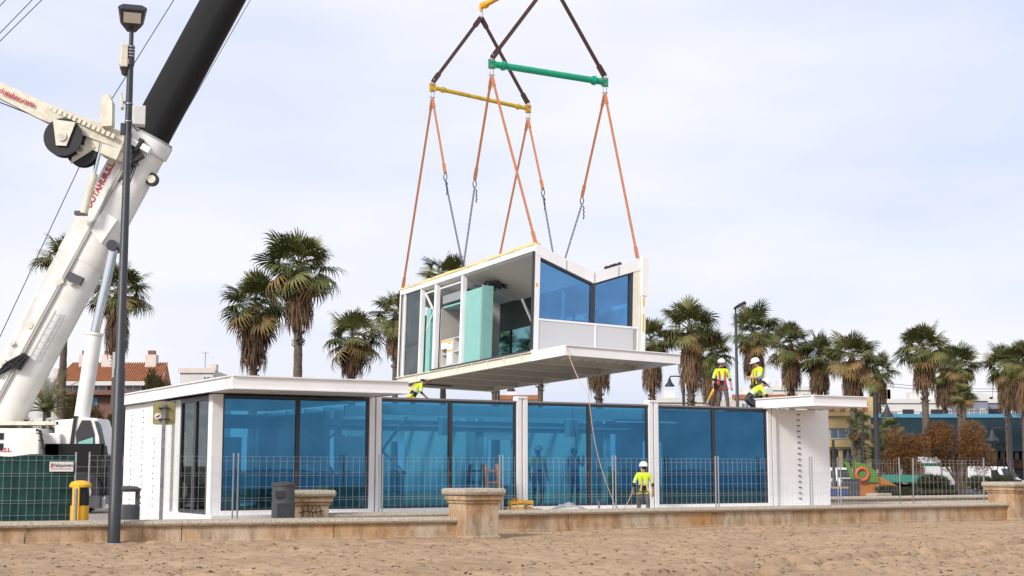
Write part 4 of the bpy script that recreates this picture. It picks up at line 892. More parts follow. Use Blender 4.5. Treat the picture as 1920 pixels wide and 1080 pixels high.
o = b.build('crumpled_sheet', 'bag'); o.location = ledge(1064, 34.3); o.rotation_euler.z = A0; tag(o, 'crumpled grey plastic sheet lying on the ledge', 'plastic sheet')
o = MB().tube([(0, 0, 0), (.01, 0, .22)], .03, 8).lathe([(.05, .2), (.05, .24)], 8).build('short_stake', 'rustpost'); o.location = ledge(1121, 34.3); tag(o, 'short grey stake standing on the ledge left of the rope', 'stake')
o = empty('inner_ladder', S(BU, BV) + Vector((0, 0, 0)), (0, 0, A0)); tag(o, 'aluminium step ladder inside behind the last glass pane', 'ladder')
for x, d_ in ((16.6, .35), (17.3, -.35)):
    for y in (1.0, 1.5): MB().bar((x, y, .52), (x + d_, (y + 1.25) / 2, 2.5), .045).build('stile', 'interior', o)
for k in range(6): t = (k + .5) / 6; MB().bar((16.6 + .35 * t, 1.0 + .12 * t, .52 + 1.98 * t), (16.6 + .35 * t, 1.5 - .12 * t, .52 + 1.98 * t), .035).build('rung', 'interior', o)
# camera on tripod on the right pillar
p = S(fu(1874, WR + .2), WR + .2, 1.22); tr = empty('camera_tripod', p); tag(tr, 'black camera on a tripod standing on the far right pillar', 'tripod')
hh = at_y(1872, 832, p.y).z - p.z
for k in range(3):
    a = R(20 + 120 * k); MB().tube([(.36 * math.cos(a), .36 * math.sin(a), 0), (.03 * math.cos(a), .03 * math.sin(a), hh * .72)], [.014, .02], 6).build('leg', 'black', tr)
MB().tube([(0, 0, hh * .6), (0, 0, hh * .9)], .022, 8).build('centre_column', 'black', tr); MB().cbox((0, 0, hh * .92), (.12, .1, .08)).build('head', 'black', tr)
ca = MB().cbox((-.02, 0, hh * .99), (.17, .1, .11)).build('camera_body', 'black', tr); MB().tube([(-.1, 0, hh * .99), (-.25, 0, hh * 1.0)], .045, 10).build('lens', 'black', ca)
# ------------------------------------------------------------------ palms
def frond_mesh(seed, droop):
    rng = random.Random(seed); b = MB()
    b.add([(0, -.03, 0), (0, .03, 0), (1.08, .018, .0), (1.08, -.018, .0), (.5, 0, -.03)], [(0, 1, 2, 3), (0, 3, 4), (1, 4, 2)])
    n = 24
    for k in range(n):
        a = R(-122 + 244 * k / (n - 1)) + rng.uniform(-.04, .04); ln = (1.0 - .25 * abs(k / (n - 1) - .5) * 2) * rng.uniform(.88, 1.06)
        d = Vector((math.cos(a), math.sin(a), 0)); s_ = Vector((-d.y, d.x, 0)); o = Vector((1.05, 0, 0)); fold = .02 if k % 2 else -.02
        w = .05; dz = droop * rng.uniform(.6, 1.5)
        q = [o + s_ * .004, o - s_ * .004, o + d * ln * .55 - s_ * w + Vector((0, 0, fold - .03)), o + d * ln * .55 + s_ * w + Vector((0, 0, fold + .01 - .03)), o + d * ln * .84 + s_ * w * .45 + Vector((0, 0, -dz * .4)), o + d * ln * .84 - s_ * w * .45 + Vector((0, 0, -dz * .4)), o + d * ln * .98 + s_ * rng.uniform(-.06, .06) + Vector((0, 0, -dz))]
        b.add(q, [(0, 1, 2, 3), (3, 2, 5, 4), (4, 5, 6)])
    me = bpy.data.meshes.new('frond'); me.from_pydata(b.v, [], b.f); me.update(); return me
FR = [frond_mesh(k, .16 + .1 * k) for k in range(4)]
for me in FR: me.materials.append(M['frond'])
FO = [m_.copy() for m_ in FR]
for me in FO: me.materials.clear(); me.materials.append(M['frondold'])
def skirt_mesh(seed):                           # unit skirt: z from 0 (top) to -1, radius about .36 wide
    rng = random.Random(seed); b = MB()
    for k in range(520):
        a = rng.uniform(0, 2 * math.pi); t = rng.random() ** .8; z0 = -.02 - .72 * t; r0 = .12 + .26 * min(1, t * 2.2) * rng.uniform(.75, 1.05) - .1 * max(0, t - .75)
        ln = rng.uniform(.14, .34); w = rng.uniform(.010, .024); d = Vector((math.cos(a), math.sin(a), 0)); s_ = Vector((-d.y, d.x, 0)) * w
        r1 = r0 + rng.uniform(-.01, .05); p0 = d * (r0 * .75) + Vector((0, 0, z0 + .06)); p1 = d * r1 + Vector((0, 0, z0 - ln * .45)); p2 = d * (r1 - rng.uniform(-.01, .06)) + Vector((rng.uniform(-.03, .03), rng.uniform(-.03, .03), z0 - ln))
        b.add([p0 - s_ * .5, p0 + s_ * .5, p1 + s_, p1 - s_, p2], [(0, 1, 2, 3), (3, 2, 4)])
    me = bpy.data.meshes.new('dead_frond_skirt'); me.from_pydata(b.v, [], b.f); me.update(); me.materials.append(M['skirt']); return me
SK = [skirt_mesh(k) for k in range(3)]
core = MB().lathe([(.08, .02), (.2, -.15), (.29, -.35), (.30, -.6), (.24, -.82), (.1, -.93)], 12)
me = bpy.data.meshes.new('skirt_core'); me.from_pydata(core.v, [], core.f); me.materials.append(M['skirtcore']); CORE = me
def palm(label, px, py, rpx, Y=None, skirt=1., nf=34, tw=.24, lean=0., seed=0, small=False):
    """crown centre pixel, crown radius in pixels; distance from a crown radius of about 2.05 m"""
    py += 6 if px > 1150 and not small else 0
    rng = random.Random(seed + int(px)); Rr = 2.05 if not small else 1.5
    Y = Y or FPX * Rr / rpx; c = at_y(px, py, Y); nf = int(nf * 1.3); sc = (1.3 if px < 1150 else 1.2) * rpx * Y / FPX / 2.02; skirt *= 1.15
    o = empty('palm_tree', Vector((c.x - lean, Y, .12))); tag(o, label, 'palm tree', 'fan palms along the promenade'); h = c.z - .12
    pts = []; rad = []
    n = max(8, int(h / .45))
    for k in range(n + 1):
        t = k / n; pts.append((lean * t ** 1.5, .05 * math.sin(t * 5), h * t)); rad.append(tw * (1.25 - .45 * t + (.22 * (1 - t * 8) if t < .12 else 0)) * (1.04 if k % 2 else .96))
    MB().tube(pts, rad, 12).build('trunk', 'palmtrunk', o, smooth=True)
    top = Vector((lean, 0, h))
    if skirt:
        b = MB(); random.seed(int(px)); 
        zs = h - skirt - .1                      # stubs of old leaf stalks just below the skirt
        for k in range(26):
            a = random.uniform(0, 6.28); z = zs - random.uniform(0, .9); d = Vector((math.cos(a), math.sin(a), .9)); q = Vector((lean * (z / h) ** 1.5, 0, z)) + Vector((d.x, d.y, 0)) * tw * .85
            b.bar(q, q + d * .16, .1, .04)
        kind(b.build('leaf_stubs', 'bark', o), 'stuff')
        so = link('dead_frond_skirt', SK[int(px) % 3], None, o, loc=top + Vector((0, 0, -.1))); so.scale = (2.05, 2.05, skirt * 1.08); so.rotation_euler.z = rng.uniform(0, 6); kind(so, 'stuff')
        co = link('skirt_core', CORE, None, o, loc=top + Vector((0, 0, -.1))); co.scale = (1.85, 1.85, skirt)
    for k in range(nf):
        t = (k + .5) / nf; el = R(82) - R(140) * t ** .85 + rng.uniform(-.25, .25); az = k * 2.399963 + rng.uniform(-.5, .5)
        old = t > .78 and rng.random() < .8; m_ = (FO if old else FR)[min(3, int(t * 3.2 + rng.random()))]
        f = link('frond', m_, None, o, loc=top + Vector((0, 0, rng.uniform(-.15, .2))))
        f.rotation_euler = Euler((rng.uniform(-.5, .5), -el, az), 'XYZ'); s_ = sc * rng.uniform(.68, 1.1) * (.85 if t < .1 else 1); f.scale = (s_, s_, s_)
    return o
PALMS = [
 ('tallest fan palm with a full skirt left of centre above the left canopy', 562, 498, 70, None, 3.1, 40),
 ('fan palm with broad brown skirt left of the tallest palm', 478, 572, 67, None, 3.2, 36),
 ('shorter fan palm between the tallest palm and the hanging module', 661, 632, 55, None, 2.4, 34),
 ('fan palm half hidden by the far left edge of the hanging module', 742, 592, 48, None, 2.9, 34),
 ('fan palm whose top leaves show over the hanging module roof', 832, 520, 46, None, 2.6, 30),
 ('fan palm behind the module with only its trunk showing below, left one', 927, 655, 46, None, 2.4, 26),
 ('fan palm behind the module with only its trunk showing below, right one', 1013, 655, 46, None, 2.4, 26),
 ('fan palm seen through the module glass with brown skirt hanging below the canopy', 1122, 628, 55, None, 3.4, 34),
 ('fan palm directly right of the hanging module', 1222, 635, 48, None, 3.4, 34),
 ('leafy fan palm left of the red-harness roof worker', 1294, 610, 58, None, 3.6, 40),
 ('fan palm just behind the red-harness roof worker', 1334, 655, 50, None, 3.4, 34),
 ('fan palm right behind the tall lamp above the crouching worker', 1412, 618, 52, None, 3.0, 36),
 ('fan palm first to the right of the roof workers', 1482, 640, 48, None, 3.1, 32),
 ('fan palm above the right end canopy, left of two', 1535, 662, 48, None, 2.7, 32),
 ('fan palm above the right canopy edge with rough trunk before the cream house', 1597, 662, 50, None, 2.9, 34),
 ('smaller fan palm behind the thick lantern post', 1645, 690, 42, None, 2.7, 30),
 ('tall fan palm with long bare trunk in front of the rust-coloured bushes', 1731, 646, 54, None, 2.7, 38),
 ('left one of the paired palms right of the long bare trunk', 1768, 690, 42, None, 2.9, 26),
 ('right one of the paired palms right of the long bare trunk', 1797, 678, 46, None, 3.0, 34),
 ('fan palm at the right picture edge, left trunk of the pair', 1886, 682, 46, None, 3.2, 34),
 ('fan palm at the right picture edge, right trunk of the pair', 1917, 672, 50, None, 3.4, 34),
 ('fan palm behind the crane boom, left of the lift cylinder', 126, 488, 56, None, 2.6, 32),
 ('fan palm with long brown skirt between lift cylinder and near lamp post', 222, 545, 58, None, 3.6, 34),
]
for k, (lab, px, py, r, Y, sk, nf) in enumerate(PALMS): palm(lab, px, py, r, Y, sk, nf, seed=k)
palm('small young palm growing among the rust-coloured bushes, left one', 1668, 808, 30, 95, 0, 22, .18, seed=50, small=True)
palm('small young palm between the paired palm trunks and the grey flats', 1806, 742, 30, 115, 0, 22, .18, seed=51, small=True)
palm('small young palm in front of the cream house behind the ringed trunk', 1610, 800, 26, 108, .8, 18, .16, seed=52, small=True)
# low feathery palm at the left behind the crane
def date_palm(label, px, py, Y, s_):
    c = at_y(px, py, Y); o = empty('date_palm', Vector((c.x, Y, .12))); tag(o, label, 'palm tree'); h = c.z - .12
    MB().tube([(0, 0, 0), (0, 0, h)], [.3, .22], 10).build('trunk', 'palmtrunk', o); rng = random.Random(3); b = MB()
    for k in range(34):
        el = R(80 - 75 * (k / 34)); az = k * 2.4; d = Vector((math.cos(az) * math.cos(el), math.sin(az) * math.cos(el), math.sin(el))); p = Vector((0, 0, h)); pts = [p]
        for i in range(7): p = p + d * .36 * s_; d = (d + Vector((0, 0, -.16))).normalized(); pts.append(p)
        b.tube(pts, [.03, .028, .025, .02, .018, .015, .012, .008], 4)
        for i in range(1, 8):
            for q in range(3):
                c0 = pts[i - 1].lerp(pts[i], q / 3); t = (pts[i] - pts[i - 1]).normalized(); sd = t.cross(Vector((0, 0, 1))).normalized()
                for sg_ in (-1, 1): e = c0 + (sd * sg_ * .42 + t * .2 + Vector((0, 0, .1))) * s_; b.add([c0 - t * .03, c0 + t * .03, e], [(0, 1, 2)])
    b.build('crown', 'frond', o)
date_palm('low feathery date palm behind the crane at the left', 88, 772, 84, 1.1)
date_palm('low feathery palm behind the playground at the right', 1650, 862, 92, .8)

# ------------------------------------------------------------------ bushes
def bush(name, label, px0, px1, ytop, ybot, Y, m, dens=900, seed=0, trunk=True):
    rng = random.Random(seed); a, c = at_y(px0, ybot, Y), at_y(px1, ytop, Y); w = c.x - a.x; z1 = c.z; z0 = max(.15, a.z)
    o = empty(name, Vector(((a.x + c.x) / 2, Y, .12))); tag(o, label, 'bush' if name != 'hedge' else 'hedge'); h = z1 - .12
    b = MB()
    lobes = [(rng.uniform(-.36, .36) * w, rng.uniform(-.2, .2) * w * .6, rng.uniform(.35, .82), rng.uniform(.16, .26)) for _ in range(9)]
    for k in range(dens * 5):
        lx, ly, lz, lr = lobes[k % 9]; d = Vector((rng.gauss(0, 1), rng.gauss(0, 1), rng.gauss(0, 1))).normalized() * rng.uniform(.55, 1.05)
        p = Vector((lx + d.x * lr * w, ly + d.y * lr * w * .7, (lz + d.z * lr * .9) * h)); p.z = max(.05, min(h * 1.02, p.z))
        t = Vector((rng.uniform(-.7, .7), rng.uniform(-.7, .7), rng.uniform(.2, 1))).normalized(); s_ = t.orthogonal().normalized(); ln = rng.uniform(.09, .22); wd = rng.uniform(.010, .026)
        b.add([p - s_ * wd, p + s_ * wd, p + t * ln + s_ * wd * .3, p + t * ln - s_ * wd * .3], [(0, 1, 2, 3)])
    b.build('foliage', m, o)
    b = MB()
    for k in range(7):
        e = lobes[k]; b.tube([(rng.uniform(-.3, .3), 0, 0), (e[0] * .4, e[1] * .4, e[2] * h * .5), (e[0], e[1], e[2] * h)], [.09, .06, .02], 5)
    b.build('branches', 'bark', o)
    return o
bush('tamarisk_bush', 'dark green-brown tamarisk behind the left roof edge, tallest', 270, 352, 686, 800, 62, 'tamgreen', 2600, 1)
bush('tamarisk_bush', 'dark tamarisk between the near lamp post and the white side wall', 195, 290, 722, 880, 66, 'tamgreen', 2600, 2)
bush('tamarisk_bush', 'brownish tamarisk behind the crane cab', 108, 205, 738, 860, 72, 'tamgreen', 2200, 3)
bush('tamarisk_bush', 'dark tamarisk under the date palm at the far left', 20, 110, 775, 860, 74, 'tamgreen', 1500, 4)
bush('tamarisk_bush', 'rust-coloured tamarisk left of the long bare palm trunk', 1652, 1745, 806, 905, 88, 'tamrust', 2600, 5)
bush('tamarisk_bush', 'large rust-coloured tamarisk right of the long bare palm trunk', 1735, 1860, 776, 905, 90, 'tamrust', 3600, 6)
for k, (a, c, t, lab) in enumerate(((1640, 1725, 914, 'low dark hedge in front of the orange playground panel'), (1715, 1800, 892, 'low hedge around the foot of the long bare trunk'), (1800, 1905, 893, 'low hedge behind the tripod pillar'))): bush('hedge', lab, a, c, t, 932, 66 + k, 'hedge', 1500, 20 + k)

# ------------------------------------------------------------------ people
def person(label, loc, yaw, J, mats, hs=1.72, helmet=True, straps=None, scale=1.):
    """J overrides joints: x right, y forward, z up, metres"""
    D = dict(pelvis=(0, 0, .95), waist=(0, .0, 1.1), chest=(0, .0, 1.3), neck=(0, 0, 1.47), head0=(0, .02, 1.55), head1=(0, .03, 1.64), head2=(0, .02, 1.73), nose=(0, .13, 1.62))
    for s_, n_ in ((-1, 'l'), (1, 'r')):
        D.update({n_ + 'sh': (s_ * .18, 0, 1.40), n_ + 'el': (s_ * .26, -.02, 1.13), n_ + 'wr': (s_ * .27, .08, .90), n_ + 'pa': (s_ * .27, .11, .82), n_ + 'hip': (s_ * .1, 0, .9), n_ + 'kn': (s_ * .12, .03, .5), n_ + 'an': (s_ * .13, -.02, .09), n_ + 'toe': (s_ * .14, .16, .04)})
    D.update(J); D = {k: Vector(v) for k, v in D.items()}
    Rr = dict(pelvis=.15, waist=.145, chest=.165, neck=.065, head0=.075, head1=.098, head2=.075, nose=.016, sh=.08, el=.052, wr=.036, pa=.042, hip=.1, kn=.07, an=.05, toe=.045)
    bones = [('pelvis', 'waist', 'torso'), ('waist', 'chest', 'torso'), ('chest', 'neck', 'torso'), ('neck', 'head0', 'skin'), ('head0', 'head1', 'skin'), ('head1', 'head2', 'skin'), ('head1', 'nose', 'skin')]
    for n_ in 'lr':
        bones += [('chest', n_ + 'sh', 'torso'), (n_ + 'sh', n_ + 'el', 'sleeve'), (n_ + 'el', n_ + 'wr', 'fore'), (n_ + 'wr', n_ + 'pa', 'hand'), ('pelvis', n_ + 'hip', 'leg'), (n_ + 'hip', n_ + 'kn', 'leg'), (n_ + 'kn', n_ + 'an', 'leg'), (n_ + 'an', n_ + 'toe', 'boot')]
        d = (D[n_ + 'pa'] - D[n_ + 'wr']).normalized(); sd = d.orthogonal().normalized(); up2 = d.cross(sd)
        for i in range(4):
            a = n_ + 'f%d' % i; D[a] = D[n_ + 'pa'] + d * (.085 - .008 * abs(i - 1.2)) + sd * (.034 * (i - 1.5)) + up2 * .02; Rr['f%d' % i] = .009; bones.append((n_ + 'pa', a, 'hand'))
        D[n_ + 'th'] = D[n_ + 'pa'] + d * .02 + sd * -.075 + up2 * .03; Rr['th'] = .011; bones.append((n_ + 'pa', n_ + 'th', 'hand'))
    names = list(D); idx = {n_: i for i, n_ in enumerate(names)}
    me = bpy.data.meshes.new('person'); me.from_pydata([D[n_] for n_ in names], [(idx[a], idx[b_]) for a, b_, _ in bones], []); me.update()
    ob = bpy.data.objects.new('tmp', me); COL.objects.link(ob); md = ob.modifiers.new('skin', 'SKIN'); md.use_smooth_shade = True
    for i, n_ in enumerate(names):
        r = Rr.get(n_) or Rr.get(n_[1:]); sv = me.skin_vertices[0].data[i]; sv.radius = (r, r * (.8 if n_ in ('pelvis', 'waist', 'chest') else 1)); sv.use_root = n_ == 'pelvis'
    s2 = ob.modifiers.new('sub', 'SUBSURF'); s2.levels = 3; s2.render_levels = 3
    bm_ = bpy.data.meshes.new_from_object(ob.evaluated_get(bpy.context.evaluated_depsgraph_get())); bpy.data.objects.remove(ob)
    keys = ['hivis', 'navy', 'silver', 'skin', 'trouser', 'boot', 'sleeve2', 'glove']
    bm_.materials.clear()
    for k in keys: bm_.materials.append(M[mats.get(k, {'sleeve2': 'navy', 'glove': 'skin'}.get(k, k))])
    segs = [(D[a], D[b_], t, a) for a, b_, t in bones]
    nP = len(bm_.polygons); C_ = np.empty(nP * 3); bm_.polygons.foreach_get('center', C_); C_ = C_.reshape(-1, 3); best = np.full(nP, 9.); bi = np.zeros(nP, int); bq = np.zeros(nP)
    for k, (a, b_, t, n_) in enumerate(segs):
        a_ = np.array(a); ab = np.array(b_ - a); q = np.clip((C_ - a_) @ ab / max(ab @ ab, 1e-9), 0, 1); dd = np.linalg.norm(C_ - a_ - q[:, None] * ab, axis=1); w_ = dd < best; best[w_] = dd[w_]; bi[w_] = k; bq[w_] = q[w_]
    pe_, ne_ = np.array(D['pelvis']), np.array(D['neck']); up3 = (ne_ - pe_) / np.linalg.norm(ne_ - pe_); hh = (C_ - pe_) @ up3      # height along the spine
    mi = np.zeros(nP, np.int32)
    for i in range(nP):
        t = segs[bi[i]][2]; q = bq[i]
        if t == 'torso' or (t == 'leg' and hh[i] > -.02 and bq[i] < .3): x = hh[i]; m_ = 4 if x < -.02 else 1 if x < .15 else 2 if x < .2 else 0 if x < .25 else 2 if x < .3 else 0
        elif t == 'sleeve': m_ = 2 if .5 < q < .72 else 0 if q < .9 else 6
        elif t == 'fore': m_ = 6 if q < .3 else (3 if mats.get('glove', 'skin') == 'skin' else 7)
        else: m_ = {'hand': 7, 'leg': 4, 'boot': 5}.get(t, 3)
        mi[i] = m_
    bm_.polygons.foreach_set('material_index', mi); bm_.polygons.foreach_set('use_smooth', np.ones(nP, bool))
    o = empty('person', loc, (0, 0, yaw)); o.scale = (scale,) * 3; tag(o, label, 'person')
    bo = bpy.data.objects.new('body', bm_); COL.objects.link(bo); bo.parent = o
    hd = (D['head2'] - D['head0']).normalized(); hx = Vector((1, 0, 0)); fw = (D['nose'] - D['head1']).normalized(); fw = (fw - hd * fw.dot(hd)).normalized(); T = frame(D['head1'] + hd * .02, fw.cross(hd), hd)
    if helmet:
        hm = MB().lathe([(.152, .0), (.15, .03), (.138, .08), (.105, .125), (.05, .15), (.01, .155)], 16, T=T @ Matrix.Diagonal((.88, 1.05, 1, 1))).build('helmet', mats.get('helmet', 'helmet'), o, smooth=True)
        MB().prism([(-.11, .1), (.11, .1), (.08, .2), (0, .225), (-.08, .2)], .014, T @ Matrix.Translation((0, 0, -.002))).build('helmet_brim', mats.get('helmet', 'helmet'), hm)
        MB().lathe([(.154, .012), (.154, .035)], 16, T=T @ Matrix.Diagonal((.88, 1.05, 1, 1))).build('helmet_band', 'dark', hm) if mats.get('band') else None
    for s_ in (-1, 1): MB().lathe([(.004, -.012), (.013, 0), (.004, .012)], 8, D['head1'] + fw * .088 + fw.cross(hd) * .035 * s_ - hd * .0).build('eye', 'black', o)
    MB().lathe([(.085, -.06), (.088, .04), (.05, .09)], 12, T=T @ Matrix.Translation((0, -.035, -.02))).build('hair', 'black', o)
    if straps:
        ch, wa, pe = D['chest'], D['waist'], D['pelvis']; f_ = 1
        upv = (D['neck'] - pe).normalized(); rt = (D['rsh'] - D['lsh']).normalized(); fo_ = upv.cross(rt).normalized()
        for sd in (-1, 1):
            for fb in (-1, 1):
                pts = [D['neck'] + rt * sd * .09 - upv * .03, ch + rt * sd * .1 + fo_ * fb * .155 + upv * .04, wa + rt * sd * .08 + fo_ * fb * .15, pe + rt * sd * .12 + fo_ * fb * .14 - upv * .04]
                b = MB()
                for a, c_ in zip(pts[:-1], pts[1:]): b.bar(a, c_, .045, .02, up=fo_)
                b.build('harness_strap', straps, o)
            MB().tube([D[('l' if sd < 0 else 'r') + 'hip'].lerp(D[('l' if sd < 0 else 'r') + 'kn'], .18) + Vector((.1 * math.cos(t), .1 * math.sin(t), -.02 * math.sin(t))) for t in [2 * math.pi * k / 10 for k in range(11)]], .018, 5).build('leg_strap', straps, o)
        MB().bar(pe + rt * -.15 + fo_ * .0, pe + rt * .15 + fo_ * .0, .05, .26, up=upv).build('harness_belt', straps, o)
    return o
ROOF = 3.40
# ground worker seen from behind
person('worker seen from behind on the promenade holding the guide rope, yellow harness', gw, R(6), dict(lel=(-.3, -.03, 1.12), lwr=(-.29, .12, .93), lpa=(-.27, .18, .87), rel=(.28, -.05, 1.12), rwr=(.31, .0, .88), rpa=(.31, .03, .8), head1=(.02, .03, 1.64), lkn=(-.14, .03, .5), rkn=(.14, .0, .5)), {}, straps='yelstrap', scale=.94)
def roof_at(px, Y): return Vector(((px - 960) / FPX * Y * 1.008, Y, ROOF))
p = roof_at(1350, 46.2)
w1 = person('roof worker facing the camera in a red harness holding a long tool', p, R(176), dict(rel=(.27, .0, 1.13), rwr=(.27, .1, .9), rpa=(.26, .13, .82), lel=(-.27, -.03, 1.13), lwr=(-.3, .05, .9), lpa=(-.3, .08, .82), lkn=(-.16, .04, .5), lan=(-.2, 0, .09), ltoe=(-.22, .17, .04), rkn=(.12, .05, .5), ran=(.15, 0, .09), rtoe=(.18, .16, .04), head1=(0, .05, 1.63), nose=(0, .15, 1.59)), {'band': 1}, straps='redstrap')
o = empty('hand_tool', p); tag(o, 'long yellow and white tool held low by the red-harness worker', 'tool'); h_ = p + Vector((-.26, -.15, .84)); MB().tube([h_, h_ + Vector((-.22, -.1, -.38))], .035, 8).build('shaft', 'yellow', o, world=True); MB().tube([h_ + Vector((-.22, -.1, -.38)), h_ + Vector((-.28, -.12, -.5))], .025, 8).build('tip', 'paper', o, world=True); MB().cbox(h_ + Vector((.03, 0, .05)), (.12, .1, .2)).build('grip', 'black', o, world=True)
p = roof_at(1418, 47.2) + Vector((0, 0, .12))
person('standing roof worker turned left, looking down at an object in the hands', p, R(112), dict(rel=(.25, .1, 1.14), rwr=(.12, .3, 1.12), rpa=(.07, .37, 1.14), lel=(-.25, .1, 1.14), lwr=(-.12, .3, 1.1), lpa=(-.06, .38, 1.12), head0=(0, .05, 1.54), head1=(0, .09, 1.62), head2=(0, .1, 1.71), nose=(0, .19, 1.57)), {'trouser': 'trouserdk', 'sleeve2': 'greyboard'}, straps='yelstrap')
p = roof_at(1402, 45.6) + Vector((.0, 0, .06))
person('kneeling roof worker bent forward over the roof edge next to the right canopy', p, R(-78), dict(pelvis=(0, -.1, .45), waist=(0, .05, .58), chest=(0, .22, .72), neck=(0, .38, .82), head0=(0, .45, .86), head1=(0, .52, .90), head2=(0, .56, .98), nose=(0, .61, .84), lsh=(-.18, .3, .76), rsh=(.18, .3, .76), lel=(-.26, .45, .52), lwr=(-.2, .62, .34), lpa=(-.18, .68, .28), rel=(.26, .45, .52), rwr=(.2, .64, .34), rpa=(.18, .7, .28), lhip=(-.1, -.08, .4), rhip=(.1, -.08, .4), lkn=(-.16, .25, .08), lan=(-.16, -.2, .08), ltoe=(-.16, -.32, .04), rkn=(.16, .25, .08), ran=(.16, -.2, .08), rtoe=(.16, -.32, .04)), {'trouser': 'trouserdk'}, straps=None)
p = Vector(((775 - 960) / FPX * 52.3, 52.2, ROOF))
person('worker leaning forward on the roof, pushing the module floor beam with one arm', p, R(-62), dict(pelvis=(0, -.1, .93), waist=(0, .02, 1.06), chest=(0, .2, 1.22), neck=(0, .34, 1.34), head0=(0, .39, 1.41), head1=(0, .42, 1.49), head2=(0, .43, 1.58), nose=(0, .53, 1.47), lsh=(-.18, .25, 1.3), rsh=(.18, .25, 1.3), lel=(-.24, .48, 1.32), lwr=(-.2, .72, 1.45), lpa=(-.19, .79, 1.5), rel=(.27, .2, 1.02), rwr=(.22, .38, .9), rpa=(.2, .44, .85), lkn=(-.13, .1, .5), rkn=(.13, -.1, .5), ran=(.14, -.3, .09), rtoe=(.14, -.12, .04)), {'trouser': 'navy'}, straps='yelstrap')
bl = lambda x, y: S(BU + x, BV + y, .52)
person('worker in white helmet standing inside behind the third glass bay', bl(10.2, 1.2), A0 + R(170), {}, {})
person('dark-clothed figure with raised arms added inside in place of a reflection near the third bay mullion', bl(11.5, 1.3), A0 + R(190), dict(lel=(-.26, .12, 1.2), lwr=(-.14, .26, 1.4), lpa=(-.1, .3, 1.46), rel=(.26, .12, 1.2), rwr=(.14, .26, 1.4), rpa=(.1, .3, 1.46)), {'hivis': 'trouserdk', 'silver': 'trouserdk', 'trouser': 'trouserdk'}, helmet=False)  # figure added behind the pane to stand for a reflection in the glass

# ------------------------------------------------------------------ background houses
def win(b_, x, z, w, h, name='window', fr='shutter', y=0.):
    f = MB().box(x - w / 2, x + w / 2, y - .06, y + .02, z, z + h).build(name, fr, b_); MB().box(x - w / 2 + .12, x - .06, y - .09, y - .061, z + .12, z + h - .12).build('pane', 'pane', f); MB().box(x + .06, x + w / 2 - .12, y - .09, y - .061, z + .12, z + h - .12).build('pane', 'pane', f)
    return f
def house(name, label, px0, px1, Y, ytop, wall, depth=9., yaw=0.):
    a, c = at_y(px0, ytop, Y), at_y(px1, ytop, Y); o = empty(name, Vector((a.x, Y, .1)), (0, 0, yaw)); tag(o, label, 'building'); w, h = c.x - a.x, a.z - .1
    MB().box(0, w, 0, depth, 0, h).build('wall', wall, o); return o, w, h
zpx = lambda py, Y: at_y(960, py, Y).z - .1
# terracotta-roofed house at left
Yh = 128.; o, w, h = house('brick_house', 'brick house with terracotta tiled roof and pink chimneys behind the crane', 110, 300, Yh, 716, 'brick', 9)
zr_ = zpx(674, Yh); q = MB(); q.add([(-.3, -.5, h), (w + .4, -.5, h), (w - .5, 4.5, zr_), (-.1, 4.5, zr_), (-.3, 9.5, h), (w - 1.2, 9.5, h)], [(0, 1, 2, 3), (2, 5, 4, 3), (1, 5, 2), (0, 3, 4), (0, 4, 5, 1)]); rf = q.build('roof', 'roof', o)
nr = 44
for k in range(nr): x = -.2 + (w + .3) * k / nr; MB().tube([(x, -.5, h + .06), (x + (.1 if x < w * .5 else -.35) * 1, 4.45, zr_ + .05)], .07, 5).build('tile_row', 'roof', rf)
for px in (138, 181, 265): x = at_y(px, 680, Yh).x - o.location.x; MB().box(x - .5, x + .5, 3.2, 4.2, zr_ - 1.6, zr_ + .7).build('chimney', 'palewall', rf); MB().box(x - .3, x + .3, 3.4, 4., zr_ + .7, zr_ + 1.1).build('chimney_pot', 'brick', rf)
MB().box(-.3, w + .3, -.6, -.05, h - .35, h + .02).build('eaves', 'offwhite', o); MB().box(-.45, -.01, -.3, 9, 0, h + 1.2).build('gable_wall', 'palewall', o)
for px, py in ((137, 722), (185, 722), (250, 722)): win(o, at_y(px, py, Yh).x - o.location.x, zpx(736, Yh), 1.5, .75)
MB().box(1.2, 3.6, -.1, -.01, zpx(760, Yh), zpx(746, Yh)).build('blue_window', 'blueedge', o); MB().box(0, w, -1., -.01, zpx(741, Yh), zpx(733, Yh)).build('balcony', 'brick', o)
MB().cbox((at_y(150, 700, Yh).x - o.location.x, 1.6, (h + zr_) / 2 - .4), (.8, .6, .5)).build('roof_light', 'dark', rf)
o, w, h = house('flat_house', 'white flat-roofed house with antenna right of the tiled roof', 338, 400, 150, 694, 'offwhite', 10); MB().box(-.2, w + .2, -.2, .0, h - .3, h + .2).build('cornice', 'palewall', o); MB().tube([(2.4, 1, h), (2.4, 1, h + 2.)], .05, 5).bar((2.0, 1, h + 1.9), (2.8, 1, h + 1.9), .06).build('antenna', 'steel', o); MB().box(w - .7, w + .1, 1, 2, h, h + .7).build('chimney', 'palewall', o); win(o, 2.8, h - 1.3, .8, .7)
o, w, h = house('flat_house', 'pale house partly hidden behind the date palm at far left', 20, 84, 150, 745, 'offwhite', 8); MB().add([(0, -.1, h), (w, -.1, h), (w * .6, 3, h + 1.4), (w * .3, 3, h + 1.4)], [(0, 1, 2, 3)]).build('roof', 'roof', o); win(o, 1.5, h - 2, .9, 1.1)
